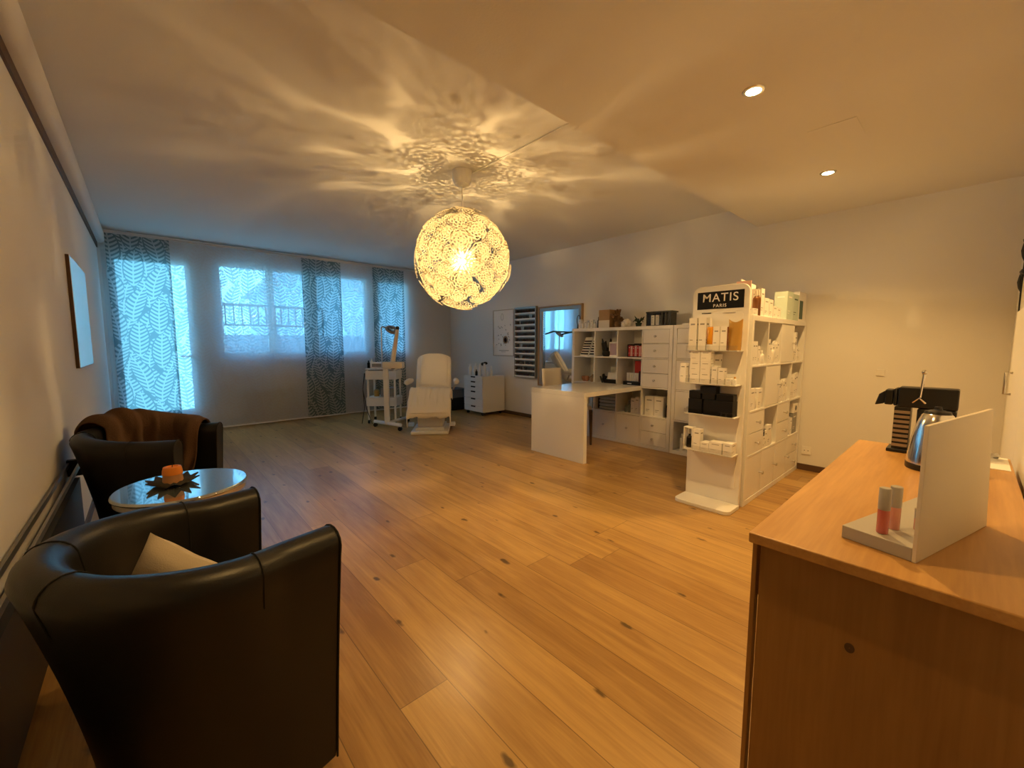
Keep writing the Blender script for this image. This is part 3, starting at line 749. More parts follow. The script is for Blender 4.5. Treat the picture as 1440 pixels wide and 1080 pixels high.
# camera-like dark ornament and photo card (col 1,row 0)
x,y,z = back(1,0,.11,.12)
b = MB()
for k in range(16):
    a = random.uniform(0,6.28); h_ = random.uniform(.08,.24); r_ = random.uniform(.02,.075)
    b.tube([(r_*.3*math.cos(a),r_*.3*math.sin(a),.05),(r_*.7*math.cos(a),r_*.7*math.sin(a),h_*.6),(r_*math.cos(a),r_*math.sin(a),h_)], [.006,.02,.008], 6)
b.lathe([(.05,0),(.065,.03),(.06,.07)], n=16)
tag(b.build('black_ornament', M['black'], loc=(x,y,z)), 'black feathery ornament in the second compartment of the top row', 'ornament')
t = thing('photo_frame', 'pale photo frame standing beside the black ornament on the desk shelf', 'photo frame', back(1,0,.225,.09), -PI/2-.2)
MB().box((-.075,0,0),(.075,.012,.19)).build('frame', M['card'], t); b = MB(); b.box((-.06,-.002,.02),(.06,0,.17)); b.build('photo', mat('mauve_photo',(.42,.30,.36),.6), t)
bottle('bottle', .022, .11, (M['plastic'],M['plastic']), 'white bottle at the right end of the photo frame compartment', 'bottle', back(1,0,.315,.10))
# black box with red and white packets (col 2,row 0)
t = thing('packet_tray', 'black tray in the third compartment of the top shelf row', 'tray', back(2,0,.215,.14), -PI/2)
b = MB(); b.box((-.11,-.08,0),(.11,.08,.01)); b.box((-.11,.072,.01),(.11,.08,.17)); b.box((-.11,-.08,.01),(-.102,.072,.16)); b.box((.102,-.08,.01),(.11,.072,.16)); b.build('tray', M['black'], t)
for k in range(7):
    x,y,z = back(2,0,.127+k*.029,.10,.0105)
    carton('packet', (.025,.06,.135-(k%3)*.006), (M['red'] if k % 2 == 0 else M['pinkc'], M['card']), '%s packet standing in the black tray on the top shelf row' % ('red' if k % 2 == 0 else 'pale pink'), 'packet', (x,y,z), -PI/2, 'packets in the black tray')
# row 1
for k,(du,dy,r_) in enumerate(((.09,.12,.035),(.15,.10,.03))):
    tag(MB().lathe([(r_*.5,0),(r_,.02),(r_*1.1,.06),(r_*1.0,.07),(r_*.9,.06),(r_*.4,.015)], n=20).build('bowl', mat('clay_bowl%d'%k,(.38,.17,.09),.6), loc=back(0,1,du,dy)), ('clay brown bowl left of the pair in the second shelf row','smaller clay brown bowl right of the pair in the second shelf row')[k], 'bowl')
tag(MB().lathe([(.04,0),(.055,.03),(.05,.06),(.02,.085),(.012,.10)], n=20).build('lidded_jar', M['tan'], loc=back(0,1,.24,.12)), 'tan lidded jar beside the clay bowls in the shelf', 'jar')
bottle('bottle', .018, .17, (M['plastic'],M['plastic']), 'tall white bottle at the right of the clay bowls', 'bottle', back(0,1,.31,.13))
b = MB()
for k in range(9): b.cyl((random.uniform(-.05,.05),random.uniform(-.03,.03),.0),(random.uniform(-.06,.06),random.uniform(-.03,.03),random.uniform(.08,.14)),.012,8)
tag(b.build('brush_cup', M['black'], loc=back(1,1,.08,.10)), 'cluster of black brushes in the second compartment above the desk', 'brushes')
carton('black_box', (.20,.14,.05), (M['blackcard'],M['card']), 'flat black box under the sample cards in the second row', 'box', back(1,1,.22,.12), -PI/2, None, False)
for k in range(4):
    o = MB().box((-.02,-.002,0),(.02,.002,.09)).build('sample_card', M['card'], loc=back(1,1,.16+k*.042,.10,.052), rot=(-.25,0,-PI/2+.2), smooth=0)
    tag(o, 'white sample card standing on the flat black box', 'card', 'sample cards on the black box')
tag(MB().box((-.03,-.02,0),(.03,.02,.29)).build('purple_box', mat('purple_carton',(.16,.09,.20),.5), loc=back(1,1,.27,.25)), 'tall dark purple box at the back of the second compartment', 'box')
carton('red_box', (.17,.10,.30), (M['red'],M['red']), 'large red box standing in the third compartment above the desk', 'box', back(2,1,.235,.22), -PI/2, None, False)
t = thing('tube_tray', 'black tray holding white tubes in front of the red box', 'tray', back(2,1,.20,.09), -PI/2)
b = MB(); b.box((-.12,-.07,0),(.12,.06,.05)); b.box((-.06,-.0706,.02),(.0,-.07,.03),1); b.build('tray', [M['blackcard'],M['card']], t, bev=.002)
for k in range(7):
    x,y,z = back(2,1,.105+k*.024,.08,.0505)
    o = MB().lathe([(.009,0),(.009,.02),(.010,.10),(.0102,.104)], n=10).build('tube', M['card'], loc=(x,y,z))
    tag(o, 'white tube standing in the black tray by the red box', 'tube', 'white tubes in the black tray')
for k in range(2):
    x,y,z = back(2,1,.285+k*.022,.06,.0505); tag(MB().lathe([(.009,0),(.009,.13)], n=10).build('tube', M['polish'][1], loc=(x,y,z)), 'dark plum tube at the right end of the black tray', 'tube', 'dark tubes in the black tray')
# row 2 (below the desk top)
for k in range(5):
    o = MB().box((-.13,-.12,0),(.13,.12,.042)).build('towel', M['towel'], loc=back(1,2,.19,.15,.002+k*.0445), rot=(0,0,-PI/2+random.uniform(-.05,.05)), bev=.016, seg=3)
    tag(o, ['lowest','second','middle','fourth','topmost'][k]+' grey blue folded towel in the stack under the desk', 'towel', 'folded towels under the desk')
bottle('dispenser_bottle', .025, .20, (M['blackcard'],M['black']), 'black bottle left of the folded towels under the desk', 'bottle', back(1,2,.028,.10))
carton('folder', (.05,.20,.25), (mat('pale_blue_carton',(.55,.66,.74),.6),M['card']), 'pale blue folder in the left compartment under the desk', 'folder', back(0,2,.27,.14), -PI/2, None, False)
for k in range(2): bottle('glass_bottle', .017, .12+.03*k, (M['lens'],M['print']), ('short','taller')[k]+' clear glass bottle in the compartment right of the towels', 'bottle', back(2,2,.09+.045*k,.09))
for k in range(3): carton('product_box', (.055,.07,.19+.02*(k%2)), CP, ('left','middle','right')[k]+' cream product box beside the glass bottles under the desk', 'box', back(2,2,.20+k*.058,.10), -PI/2, 'product boxes under the desk', True)
for k in range(2): carton('product_box', (.115,.12,.235), CP, ('left','right')[k]+' tall white box in the open compartment under the drawers', 'box', back(3,2,.075+k*.122,.12), -PI/2, 'tall boxes under the drawers')
bottle('pump_bottle', .022, .20, (M['blackcard'],M['chrome']), 'dark bottle right of the tall white boxes', 'bottle', back(3,2,.295,.10))
for k in range(3):
    u,z = cell_rect(0,3); bottle('bottle', .030-.002*k, .19-.012*k, (M['plastic'],M['plastic']), ('left','middle','right')[k]+' white bottle at the bottom of the narrow cube tower', 'bottle', (XK+.09+.02*k,KY-W1-.006-u-.07-.085*k,z), 'white bottles in the narrow tower')
# on top of the back shelf
HT = H1
def btop(du, dy, dz=0): return (XK+dy, KY-du, HT+dz)
for k in range(6):
    h_ = .13-.012*(k%3)
    if k % 2 == 0: carton('product_box', (.035,.05,h_), CP, ('leftmost','middle','rightmost')[k//2]+' small white box on top of the desk shelf left of the cardboard box', 'box', btop(.05+k*.052,.12), -PI/2, 'small boxes on the desk shelf')
    else: bottle('bottle', .020, h_*.85, (M['plastic'],M['chrome']), ('left','middle','right')[k//2]+' silver capped bottle among the small boxes on the shelf top', 'bottle', btop(.05+k*.052,.10), 'silver capped bottles on the desk shelf')
bottle('bottle', .018, .15, (M['blackcard'],M['black']), 'slim black bottle left of the cardboard box on the shelf top', 'bottle', btop(.355,.12))
t = thing('cardboard_box', 'brown cardboard box on top of the desk shelf', 'box', btop(.47,.17), -PI/2)
MB().box((-.085,-.09,0),(.085,.09,.235)).build('box', M['cardboard'], t, bev=.002)
MB().box((-.086,-.0915,.0),(.086,-.09,.10)).build('label_panel', M['cream'], t)
b = MB()
for k in range(26):
    a = random.uniform(0,6.28); e = random.uniform(.2,1.3); l = random.uniform(.09,.2)
    p0 = Vector((0,0,.06)); d = Vector((math.cos(a)*math.cos(e)*.6, math.sin(a)*math.cos(e)*.6, math.sin(e)))
    b.tube([p0, p0+d*l*.6, p0+d*l], [.003,.008,.016], 6)
b.lathe([(.035,0),(.05,.04),(.035,.08)], n=14)
tag(b.build('dried_bouquet', M['dried'], loc=btop(.635,.15)), 'brown dried flower bunch right of the cardboard box', 'dried flowers')
b = MB()
for k in range(9): b.sphere((random.uniform(-.08,.08),random.uniform(-.04,.04),.03+random.uniform(0,.05)), random.uniform(.025,.045), 10, 7)
tag(b.build('cotton_bundle', M['sheet'], loc=btop(.80,.12)), 'white fluffy bundle beside the dried flowers on the shelf top', 'bundle')
b = MB(); b.lathe([(.03,0),(.04,.05)], n=14)
for k in range(14):
    a = random.uniform(0,6.28); b.tube([(0,0,.04),(.04*math.cos(a),.04*math.sin(a),.09),(.09*math.cos(a),.06*math.sin(a),.08+random.uniform(-.03,.05))],[.004,.012,.003],5)
tag(b.build('small_plant', M['leafgreen'], loc=btop(.95,.13)), 'small dark plant beside the white bundle on the shelf top', 'plant')
t = thing('cosmetic_bag', 'clear cosmetic bag with black trim on top of the desk shelf', 'bag', btop(1.235,.15), -PI/2)
b = MB(); fx=.155
for x_ in (-fx,fx-.012): b.box((x_,-.07,0),(x_+.012,.07,.16))
for x_ in (.04,.085,.125): b.box((x_,-.071,0),(x_+.016,-.065,.16))
b.box((-fx-.005,-.075,.155),(fx+.02,.075,.172)); b.box((-fx,-.07,0),(fx,.07,.01)); b.box((-fx,.064,0),(fx,.07,.16)); b.build('trim', M['black'], t, bev=.002)
MB().box((-fx+.012,-.068,.01),(fx-.012,-.066,.155)).build('clear_front', M['acrylic'], t)
for k,(du,c_) in enumerate(((1.14,'card'),(1.20,'cream'))): carton('product_box', (.045,.05,.12), (M[c_],M['print']), ('left','right')[k]+' small carton inside the clear cosmetic bag', 'box', btop(du,.15,.0105), -PI/2, 'cartons in the cosmetic bag')
tag(MB().box((-.10,-.08,0),(.10,.08,.018)).build('folded_paper', M['card'], loc=(XK+.14,KY-W1-.16,HT)), 'flat white booklet on top of the narrow cube tower', 'booklet')

# ------------------------------------------------------------------ contents of the divider
def rowbox(c, r, items, where, dy=.006):
    g = 'products in the '+where
    u = .012
    for k,(kind, w_, h_) in enumerate(items):
        x,y,z = divp(c,r,u+w_/2,dy+min(w_,.06)/2+.003*(k%2)); u += w_+.003
        if kind == 'b': carton('product_box', (w_,min(w_,.06),h_), CP, 'white product box standing in the '+where, 'box', (x,y,z), 0, g)
        else: bottle('bottle', w_/2, h_, (M['plastic'], M['plastic' if k % 2 else 'chrome']), 'white bottle standing in the '+where, 'bottle', (x,y,z), g)
    return u
rowbox(0,0,[('b',.055,.18),('b',.05,.18),('b',.045,.145),('t',.04,.12),('t',.036,.10),('t',.036,.11)], 'first compartment of the divider top row')
rowbox(0,0,[('b',.05,.155),('b',.05,.12),('t',.04,.09),('b',.05,.13)], 'back of the first divider compartment', .085)
rowbox(1,0,[('b',.05,.20),('b',.045,.15),('t',.04,.13),('t',.04,.15),('b',.05,.16),('b',.045,.19)], 'second compartment of the divider top row')
rowbox(1,0,[('t',.04,.16),('b',.06,.14),('b',.06,.21)], 'back of the second divider compartment', .085)
rowbox(3,0,[('b',.05,.11),('b',.055,.27),('b',.05,.13),('b',.05,.12),('t',.04,.12)], 'last compartment of the divider top row')
rowbox(0,1,[('b',.10,.17),('t',.06,.13),('b',.10,.16)], 'first compartment of the divider second row')
rowbox(2,1,[('b',.05,.17),('b',.05,.19),('b',.05,.18),('b',.05,.20),('t',.045,.17)], 'third compartment of the divider second row')
rowbox(3,1,[('b',.05,.19),('b',.045,.18),('b',.06,.23),('b',.055,.24)], 'last compartment of the divider second row')
rowbox(1,2,[('b',.05,.10),('b',.05,.14),('b',.09,.18),('t',.05,.15)], 'second compartment of the divider third row', .006)
x,y,z = divp(1,2,.036,.036); carton('black_box', (.04,.05,.05), (M['blackcard'],M['card']), 'small black box on top of a white one in the divider third row', 'box', (x,y,z+.1005), 0)
x,y,z = divp(3,2,.22,.055); 
t = thing('speaker_box', 'white box with a dark round opening in the last divider compartment', 'box', (x,y,z+.201))
MB().box((-.07,-.05,0),(.07,.05,.09)).build('box', M['card'], t, bev=.003); MB().cyl((0,-.052,.045),(0,-.049,.045),.025,20).build('opening', M['black'], t)
carton('product_box', (.13,.09,.20), (M['grey'],M['card']), 'grey striped box under the white box with the round opening', 'box', (x,y,z), 0)
carton('product_box', (.06,.09,.16), CP, 'slim white box left of the grey striped box', 'box', (x-.11,y,z), 0)
# divider top
HD = H3
def dtop(dx, dy, dz=0): return (XD+dx, YD+dy, HD+dz)
t = thing('show_card', 'white show card with gold drawing on top of the divider', 'show card', dtop(.06,.11), .10)
MB().box((-.02,0,0),(.44,.008,.275)).build('card', M['card'], t)
b = MB(); b.tube([(.03,-.001,.10),(.05,-.001,.20),(.10,-.001,.24)], .004, 5); b.tube([(.06,-.001,.08),(.09,-.001,.17),(.13,-.001,.20)], .004, 5); b.build('drawing', M['gold'], t)
tag(MB().box((0,0,0),(.022,.09,.26)).build('dark_case', M['blackcard'], loc=dtop(.56,.16)), 'tall black box at the back of the divider top', 'box')
for k,(dx,h_) in enumerate(((.14,.19),(.19,.20))):
    bottle('tester_bottle', .021, h_, (M['brown'],M['cream']), ('left','right')[k]+' brown tester bottle on top of the divider', 'bottle', dtop(dx,.035), 'brown tester bottles on the divider')
for k,(dx,h_,w_) in enumerate(((.265,.215,.075),(.365,.15,.11),(.475,.145,.09),(.58,.10,.10),(.685,.09,.09))):
    carton('product_box', (w_,.07,h_), CP, ['tallest','second','third','fourth','lowest'][k]+' white box in the stepped row on top of the divider', 'box', dtop(dx,.06), 0, 'stepped white boxes on the divider')
carton('product_box', (.10,.06,.05), CP, 'flat small white box at the near corner of the divider top', 'box', dtop(.055,-.0+.035), 0)
carton('product_box', (.17,.10,.245), (M['green'],M['card']), 'left pale green carton on top of the divider', 'box', dtop(.93,.06), 0, None)
carton('product_box', (.18,.10,.235), (M['green'],M['dkgreen']), 'right pale green carton on top of the divider', 'box', dtop(1.11,.06), 0, None)
t = thing('gift_box', 'white box with dark green window at the wall end of the divider top', 'box', dtop(1.325,.06))
MB().box((-.12,-.05,0),(.12,.05,.27)).build('box', M['card'], t); MB().box((-.10,-.0515,.02),(.01,-.05,.19)).build('window', M['dkgreen'], t)

# ------------------------------------------------------------------ brand display stand
SX = 3.285
st = thing('display_stand', 'tall white cosmetics display stand at the near end of the divider', 'display stand', (SX,1.30,0))
def rrect(y0,y1,z0,z1,r,n=8,bottom=False):
    p_ = [(y0,z0),(y1,z0)]
    p_ += [(y1-r+r*math.cos(PI/2*k/n), z1-r+r*math.sin(PI/2*k/n)) for k in range(n+1)]
    p_ += [(y0+r-r*math.sin(PI/2*k/n), z1-r+r*math.cos(PI/2*k/n)) for k in range(n+1)]
    return p_
def slab_x(mb, poly, x0, x1, m=0):
    n = len(poly); v = [(x0,y,z) for y,z in poly]+[(x1,y,z) for y,z in poly]
    mb.add(v, [tuple(range(n)), tuple(reversed(range(n,2*n)))]+[(i,n+i,n+(i+1)%n,(i+1)%n) for i in range(n)], m)
b = MB(); slab_x(b, rrect(-.205,.205,.03,1.695,.06), 0, .030); b.build('back_panel', M['white'], st, bev=.004, seg=2)
b = MB(); slab_x(b, rrect(-.170,.170,.15,1.485,.02), -.004, 0); b.build('inner_panel', M['card'], st)
bp_ = []
for (cx,cy) in ((.03,-.18),(.03,.18),(-.16,.15),(-.16,-.15)): pass
r = .05; x0,x1,y0,y1 = -.205,.045,-.21,.21
for cx,cy,a0 in ((x1-r,y1-r,0),(x0+r,y1-r,PI/2),(x0+r,y0+r,PI),(x1-r,y0+r,1.5*PI)):
    bp_ += [(cx+r*math.cos(a0+PI/2*k/6), cy+r*math.sin(a0+PI/2*k/6)) for k in range(7)]
MB().prism(bp_, 0, .03).build('base', M['white'], st, bev=.005)
sg = MB().box((-.0025,-.170,1.520),(-.0005,.170,1.652)).build('sign', M['blackcard'], st, smooth=0)
def text(body, size, loc, parent, m, sp=1.0, wide=1.0):
    cu = bpy.data.curves.new('lettering','FONT'); cu.body = body; cu.size = size; cu.align_x = 'CENTER'; cu.align_y = 'CENTER'; cu.extrude = .0006; cu.space_character = sp; cu.offset = size*.004
    to = bpy.data.objects.new('lettering', cu); COL.objects.link(to)
    me = bpy.data.meshes.new_from_object(to.evaluated_get(bpy.context.evaluated_depsgraph_get())); bpy.data.objects.remove(to, do_unlink=True)
    me.materials.clear(); me.materials.append(m)
    o = bpy.data.objects.new('lettering', me); COL.objects.link(o); o.parent = parent
    o.matrix_local = Matrix.Translation(loc) @ Matrix(((0,0,-1,0),(-1,0,0,0),(0,1,0,0),(0,0,0,1))) @ Matrix.Diagonal((wide,1,1,1))
    return o
M['letter'] = mat('white_lettering', (.92,.91,.89), .5)
text('MATIS', .088, (-.0032,0,1.602), sg, M['letter'], 1.12)
text('PARIS', .034, (-.0032,0,1.543), sg, M['letter'], 1.2)
b = MB(); b.box((-.012,-.12,1.487),(-.004,-.03,1.497)); b.build('price_strip', M['card'], st)
b = MB(); b.box((-.008,.06,1.487),(-.004,.13,1.493)); b.build('dark_strip', M['black'], st)
shz = (1.205, .952, .712, .425)
for i, z in enumerate(shz):
    s_ = MB().box((-.125,-.185,z-.008),(-.004,.185,z)).build('shelf', M['white'], st, bev=.001)
    MB().box((-.129,-.185,z-.008),(-.125,.185,z+.035)).build('shelf_lip', M['acrylic'], s_, smooth=0)
b = MB(); b.cyl((-.012,.15,.395),(-.004,.15,.395),.009,12); b.box((-.009,.137,.392),(-.004,.163,.398)); b.box((-.009,.147,.382),(-.004,.153,.408)); b.build('cross_mark', M['dried'], st)
tag(MB().box((-.005,-.05,0),(.005,.05,.10)).build('price_card', M['pinkc'], loc=(SX+.05,1.155,1.615)), 'small pink card sticking up behind the top of the display stand', 'card')
def stp(y, x, z): return (SX+x, 1.30+y, z)
# shelf 1
z = shz[0]+.0008
for k,(y,h_,w_) in enumerate(((.150,.245,.058),(.078,.245,.058))): carton('product_box', (.06,w_,h_), CP, ('left','right')[k]+' tall white box on the top shelf of the display stand', 'box', stp(y,-.08,z), 0, 'boxes on the top shelf of the stand')
t = thing('serum_bottle', 'orange serum bottle between the boxes on the stand top shelf', 'bottle', stp(.020,-.095,z))
MB().lathe([(.022,0),(.026,.003),(.026,.04),(.010,.045)], n=18).build('foot', M['plastic'], t); MB().lathe([(.022,.045),(.024,.05),(.024,.165),(.018,.175)], n=18).build('body', M['amber'], t); MB().lathe([(.010,.175),(.010,.20),(.004,.24)], n=12).build('cap', M['plastic'], t)
for k,y in enumerate((-.028,-.080)): carton('product_box', (.06,.048,.175), CP, ('left','right')[k]+' mid height white box on the top shelf of the display stand', 'box', stp(y,-.08,z), 0, 'boxes on the top shelf of the stand')
t = thing('gold_pouch', 'gold foil pouch at the right of the stand top shelf', 'pouch', stp(-.148,-.075,z))
MB().grid(lambda u,v: (.035*math.sin(2*PI*u)*(1-v*.65), .042*math.cos(2*PI*u)*(1+.15*v), v*.215+.012*math.cos(4*PI*u)*v), 24, 10, cu=True).build('bag', M['gold'], t, smooth=180)
MB().box((-.036,.036,0),(-.028,.044,.17)).build('edge', M['brown'], t)
# side hanging box
carton('product_box', (.06,.045,.15), CP, 'white box standing out at the left edge of the display stand', 'box', stp(.208,-.095,shz[1]+.0008), 0)
# shelf 2: 3x2 stack + others
z = shz[1]+.0008
for r in range(3):
    for k,y in enumerate((.118,.040)):
        carton('product_box', (.075,.074,.082), CP, '%s %s white carton of the six stacked on the stand second shelf' % (('lowest','middle','topmost')[r], ('left','right')[k]), 'box', stp(y,-.08,z+r*.0828), 0, 'six stacked cartons on the stand')
for k,(y,h_) in enumerate(((-.030,.130),(-.078,.120))): carton('product_box', (.055,.042,h_), CP, ('left','right')[k]+' slim white box beside the six stacked cartons', 'box', stp(y,-.09,z), 0, 'slim boxes on the stand second shelf')
carton('product_box', (.04,.04,.045), CP, 'tiny white box at the right end of the stand second shelf', 'box', stp(-.128,-.09,z), 0)
bottle('bottle', .014, .06, (M['plastic'],M['gold']), 'tiny bottle at the far right of the stand second shelf', 'bottle', stp(-.165,-.09,z))
carton('product_box', (.03,.05,.22), CP, 'thin white box behind the six stacked cartons', 'box', stp(-.020,-.035,z), 0)
# shelf 3: black boxes
z = shz[2]+.0008
bb = (('large black box at the right of the stand third shelf',(.095,.21,.115),-.065,0),('small black box at the left of the stand third shelf',(.095,.105,.115),.105,0),
      ('black box on top of the small left black box',(.07,.09,.06),.115,.116),('low black box in the middle of the upper black boxes',(.07,.095,.042),.010,.116),
      ('topmost black box of the stack on the stand third shelf',(.07,.12,.058),.015,.1585),('black box at the right above the large black box',(.07,.12,.05),-.108,.116))
for lab,(w_,d_,h_),y,dz in bb:
    o = MB().box((-w_/2,-d_/2,0),(w_/2,d_/2,h_)).build('black_box', M['blackcard'], loc=stp(y,-.07,z+dz), bev=.002); tag(o, lab, 'box', 'black boxes on the display stand')
# shelf 4
z = shz[3]+.0008
t = thing('framed_bottle', 'dark bottle in an open white frame box on the stand lowest shelf', 'bottle', stp(.150,-.085,z))
b = MB(); b.box((-.03,-.036,0),(.03,.036,.006)); b.box((-.03,-.036,.165),(.03,.036,.171)); b.box((-.03,.030,.006),(.03,.036,.165)); b.box((-.03,-.036,.006),(.03,-.030,.165)); b.build('open_box', M['card'], t)
MB().lathe([(.020,.006),(.022,.01),(.022,.085),(.009,.10),(.009,.115)], n=16).build('body', M['blackcard'], t); MB().lathe([(.010,.115),(.010,.15)], n=12).build('cap', M['ltgrey'], t)
carton('product_box', (.06,.055,.165), CP, 'tall white box beside the framed dark bottle on the stand', 'box', stp(.083,-.085,z), 0)
for k,(y,w_,h_) in enumerate(((.020,.062,.070),(-.062,.095,.085),(-.148,.062,.090))):
    carton('product_box', (.085,w_,h_), CP, ('left','middle','right')[k]+' low white box on the stand lowest shelf', 'box', stp(y,-.075,z), 0, 'low boxes on the stand lowest shelf')

# ------------------------------------------------------------------ wall socket
t = thing('wall_socket', 'white wall socket low on the right wall behind the counter', 'socket', (XR,1.02,.20))
MB().box((-.010,-.04,-.04),(-.001,.04,.04)).build('plate', M['white'], t, bev=.003)
for k in (-.015,.015): MB().cyl((-.0115,k,0),(-.0098,k,0),.004,10).build('hole', M['black'], t)
t = thing('light_switch', 'small pale switch plate on the right wall above the counter', 'switch', (XR,.52,1.0))
MB().box((-.008,-.03,-.03),(-.001,.03,.03)).build('plate', M['wall'], t, bev=.003); MB().box((-.010,-.018,-.018),(-.008,.018,.018)).build('rocker', M['wall'], t)

# ------------------------------------------------------------------ counter in the foreground
ct = thing('wood_counter', 'orange brown pine sideboard counter in the right foreground', 'counter', (1.147,.354,0))
MB().box((0,0,.732),(1.575,-.50,.760)).build('top', M['counter_top'], ct, bev=.004)
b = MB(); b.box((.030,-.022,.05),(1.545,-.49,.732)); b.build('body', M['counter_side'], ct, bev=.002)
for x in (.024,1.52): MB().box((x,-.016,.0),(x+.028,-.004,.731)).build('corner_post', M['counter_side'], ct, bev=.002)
MB().box((.05,-.035,0),(1.53,-.48,.05)).build('plinth', M['darkwood'], ct)
kn = MB(); kn.lathe([(.001,0),(.012,0)], n=14, cap=False); kn.build('knot', M['darkwood'], ct, loc=(.0295,-.215,.545), rot=(0,-PI/2,0)).scale = (1,.8,1)
for k in range(3):
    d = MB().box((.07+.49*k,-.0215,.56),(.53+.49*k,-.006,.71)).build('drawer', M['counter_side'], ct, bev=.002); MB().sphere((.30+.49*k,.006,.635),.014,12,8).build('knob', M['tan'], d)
# sample display: grey base, tall white board
t = thing('tester_display', 'white backed cosmetics tester display on the pine counter', 'display', (1.255,.056,.7605), math.atan2(-.112,.417))
MB().box((0,0,0),(.43,.135,.032)).build('base', M['ltgrey'], t, bev=.002)
MB().add([(0,-.008,0),(.425,-.008,0),(.425,0,0),(0,0,0),(0,-.008,.312),(.378,-.008,.322),(.378,0,.322),(0,0,.312)],[(0,3,2,1),(4,5,6,7),(0,1,5,4),(1,2,6,5),(2,3,7,6),(3,0,4,7)]).build('board', M['cream'], t, bev=.001, smooth=0)
def lipgloss(dx, dy, r, h_, m, label):
    a = math.atan2(-.112,.417); x = 1.262+dx*math.cos(a)-dy*math.sin(a); y = .053+dx*math.sin(a)+dy*math.cos(a)
    q = thing('lip_gloss', label, 'lip gloss', (x,y,.7605+.0325), 0, 'lip gloss testers on the display')
    MB().lathe([(r*.92,0),(r,.003),(r,h_*.52)], n=20).build('tube', m, q)
    MB().lathe([(r*.98,h_*.52),(r*1.02,h_*.53),(r*1.02,h_*.985),(r*.9,h_)], n=20).build('cap', M['ltgrey'], q)
lipgloss(.027,.069,.0115,.112,M['gloss_pink'],'deep pink lip gloss with grey cap nearest on the tester display')
lipgloss(.080,.067,.0115,.108,M['gloss_pale'],'paler pink lip gloss with grey cap behind the nearest one')
lipgloss(.125,.035,.010,.055,M['gloss_pale'],'short grey capped gloss standing by the white board')
lipgloss(.175,.030,.010,.070,M['gloss_pink'],'short gloss half hidden behind the edge of the board')
# coffee machine
cm_ = thing('coffee_machine', 'black capsule coffee machine with raised chrome lever on the counter', 'coffee machine', (2.57,.12,.7605), -PI/2)
MB().box((-.11,-.055,.0),(.10,.06,.016)).build('drip_tray', M['black'], cm_, bev=.004)
MB().box((-.094,-.045,.016),(-.040,.045,.207)).build('ribbed_column', M['black'], cm_, bev=.002)
for k in range(8): MB().box((-.093,-.052,.028+k*.0215),(-.041,-.045,.040+k*.0215)).build('rib', M['rib'], cm_)
bd = MB(); bd.box((-.085,-.045,.207),(.102,.045,.297)); bd.box((-.100,-.040,.210),(-.087,.040,.290)); bd.box((-.131,-.038,.212),(-.102,.038,.282))
bd.build('body', M['black'], cm_, bev=.012, seg=3)
MB().add([(-.131,-.034,.216),(-.131,.034,.216),(-.131,.034,.276),(-.131,-.034,.276),(-.165,-.028,.206),(-.165,.028,.206),(-.152,.028,.258),(-.152,-.028,.258)],[(0,3,2,1),(4,5,6,7),(0,1,5,4),(1,2,6,5),(2,3,7,6),(3,0,4,7)]).build('spout', M['black'], cm_, bev=.005)
MB().box((-.02,-.05,.016),(.10,.05,.205)).build('water_tank', M['black'], cm_, bev=.006)
lv = MB(); lv.tube([(-.015,-.05,.25),(-.011,-.055,.30),(-.007,-.055,.36)], [.006,.005,.006], 8); lv.sphere((-.007,-.055,.367),.010,10,8); lv.tube([(-.036,-.05,.232),(-.015,-.058,.255),(.004,-.05,.232)], .005, 8); lv.build('lever', M['chrome'], cm_)
# steel pitcher
t = thing('steel_pitcher', 'tapered steel jug with dark base half hidden behind the white board', 'jug', (2.27,.068,.7605))
MB().lathe([(.078,0),(.080,.004),(.080,.022),(.078,.024)], n=32).build('base_ring', M['black'], t)
MB().lathe([(.078,.024),(.076,.06),(.068,.12),(.056,.18),(.045,.215),(.040,.22)], n=32).build('body', M['chrome'], t)
MB().lathe([(.040,.22),(.036,.23),(.012,.237),(.010,.248)], n=24).build('lid', M['black'], t)
# small silver ornament on a paper at the far end
tag(MB().box((-.13,-.055,0),(.13,.055,.002)).build('paper_sheet', M['card'], loc=(2.585,-.082,.7605)), 'white sheet of paper at the far back corner of the counter', 'paper')
b = MB(); b.tube([(.03*math.cos(a),.022*math.sin(a),.014+.008*math.sin(2*a)) for a in [2*PI*k/16 for k in range(16)]], .008, 8, 0, True); b.tube([(-.03,0,.01),(-.055,.01,.012),(-.06,.02,.02)], .006, 8)
tag(b.build('silver_trinket', M['steel'], loc=(2.665,-.085,.763)), 'small silver trinket on the paper at the end of the counter', 'trinket')

# ------------------------------------------------------------------ treatment chair
FD = Vector((-.594,-.804)); TA = math.atan2(FD.y, FD.x)
tc_ = thing('treatment_chair', 'cream covered reclining treatment chair on a white pedestal', 'treatment chair', (2.865,4.925,0), TA)
b = MB(); b.box((-.62,-.26,0),(0,.26,.045)); b.build('foot_plate', M['plastic'], tc_, bev=.012)
b = MB(); b.prism([(-.55,-.20),(-.06,-.20),(-.06,.20),(-.55,.20)], .045, .09); b.box((-.50,-.175,.09),(-.10,.175,.42)); b.build('pedestal', M['plastic'], tc_, bev=.01)
MB().box((-.62,-.22,.42),(-.20,.22,.47)).build('seat_frame', M['grey'], tc_, bev=.005)
prof = [(.06,.30),(.02,.36),(-.10,.47),(-.25,.565),(-.42,.555),(-.62,.555),(-.68,.60),(-.78,.78),(-.90,.98),(-.965,1.08)]
def tprof(t, pts=prof):
    t *= len(pts)-1; i = min(int(t), len(pts)-2); q = t-i
    P = lambda j: Vector(pts[max(0,min(len(pts)-1,j))])
    a,b_,c_,d_ = P(i-1),P(i),P(i+1),P(i+2)
    return .5*((2*b_)+(c_-a)*q+(2*a-5*b_+4*c_-d_)*q*q+(3*b_-a-3*c_+d_)*q**3)
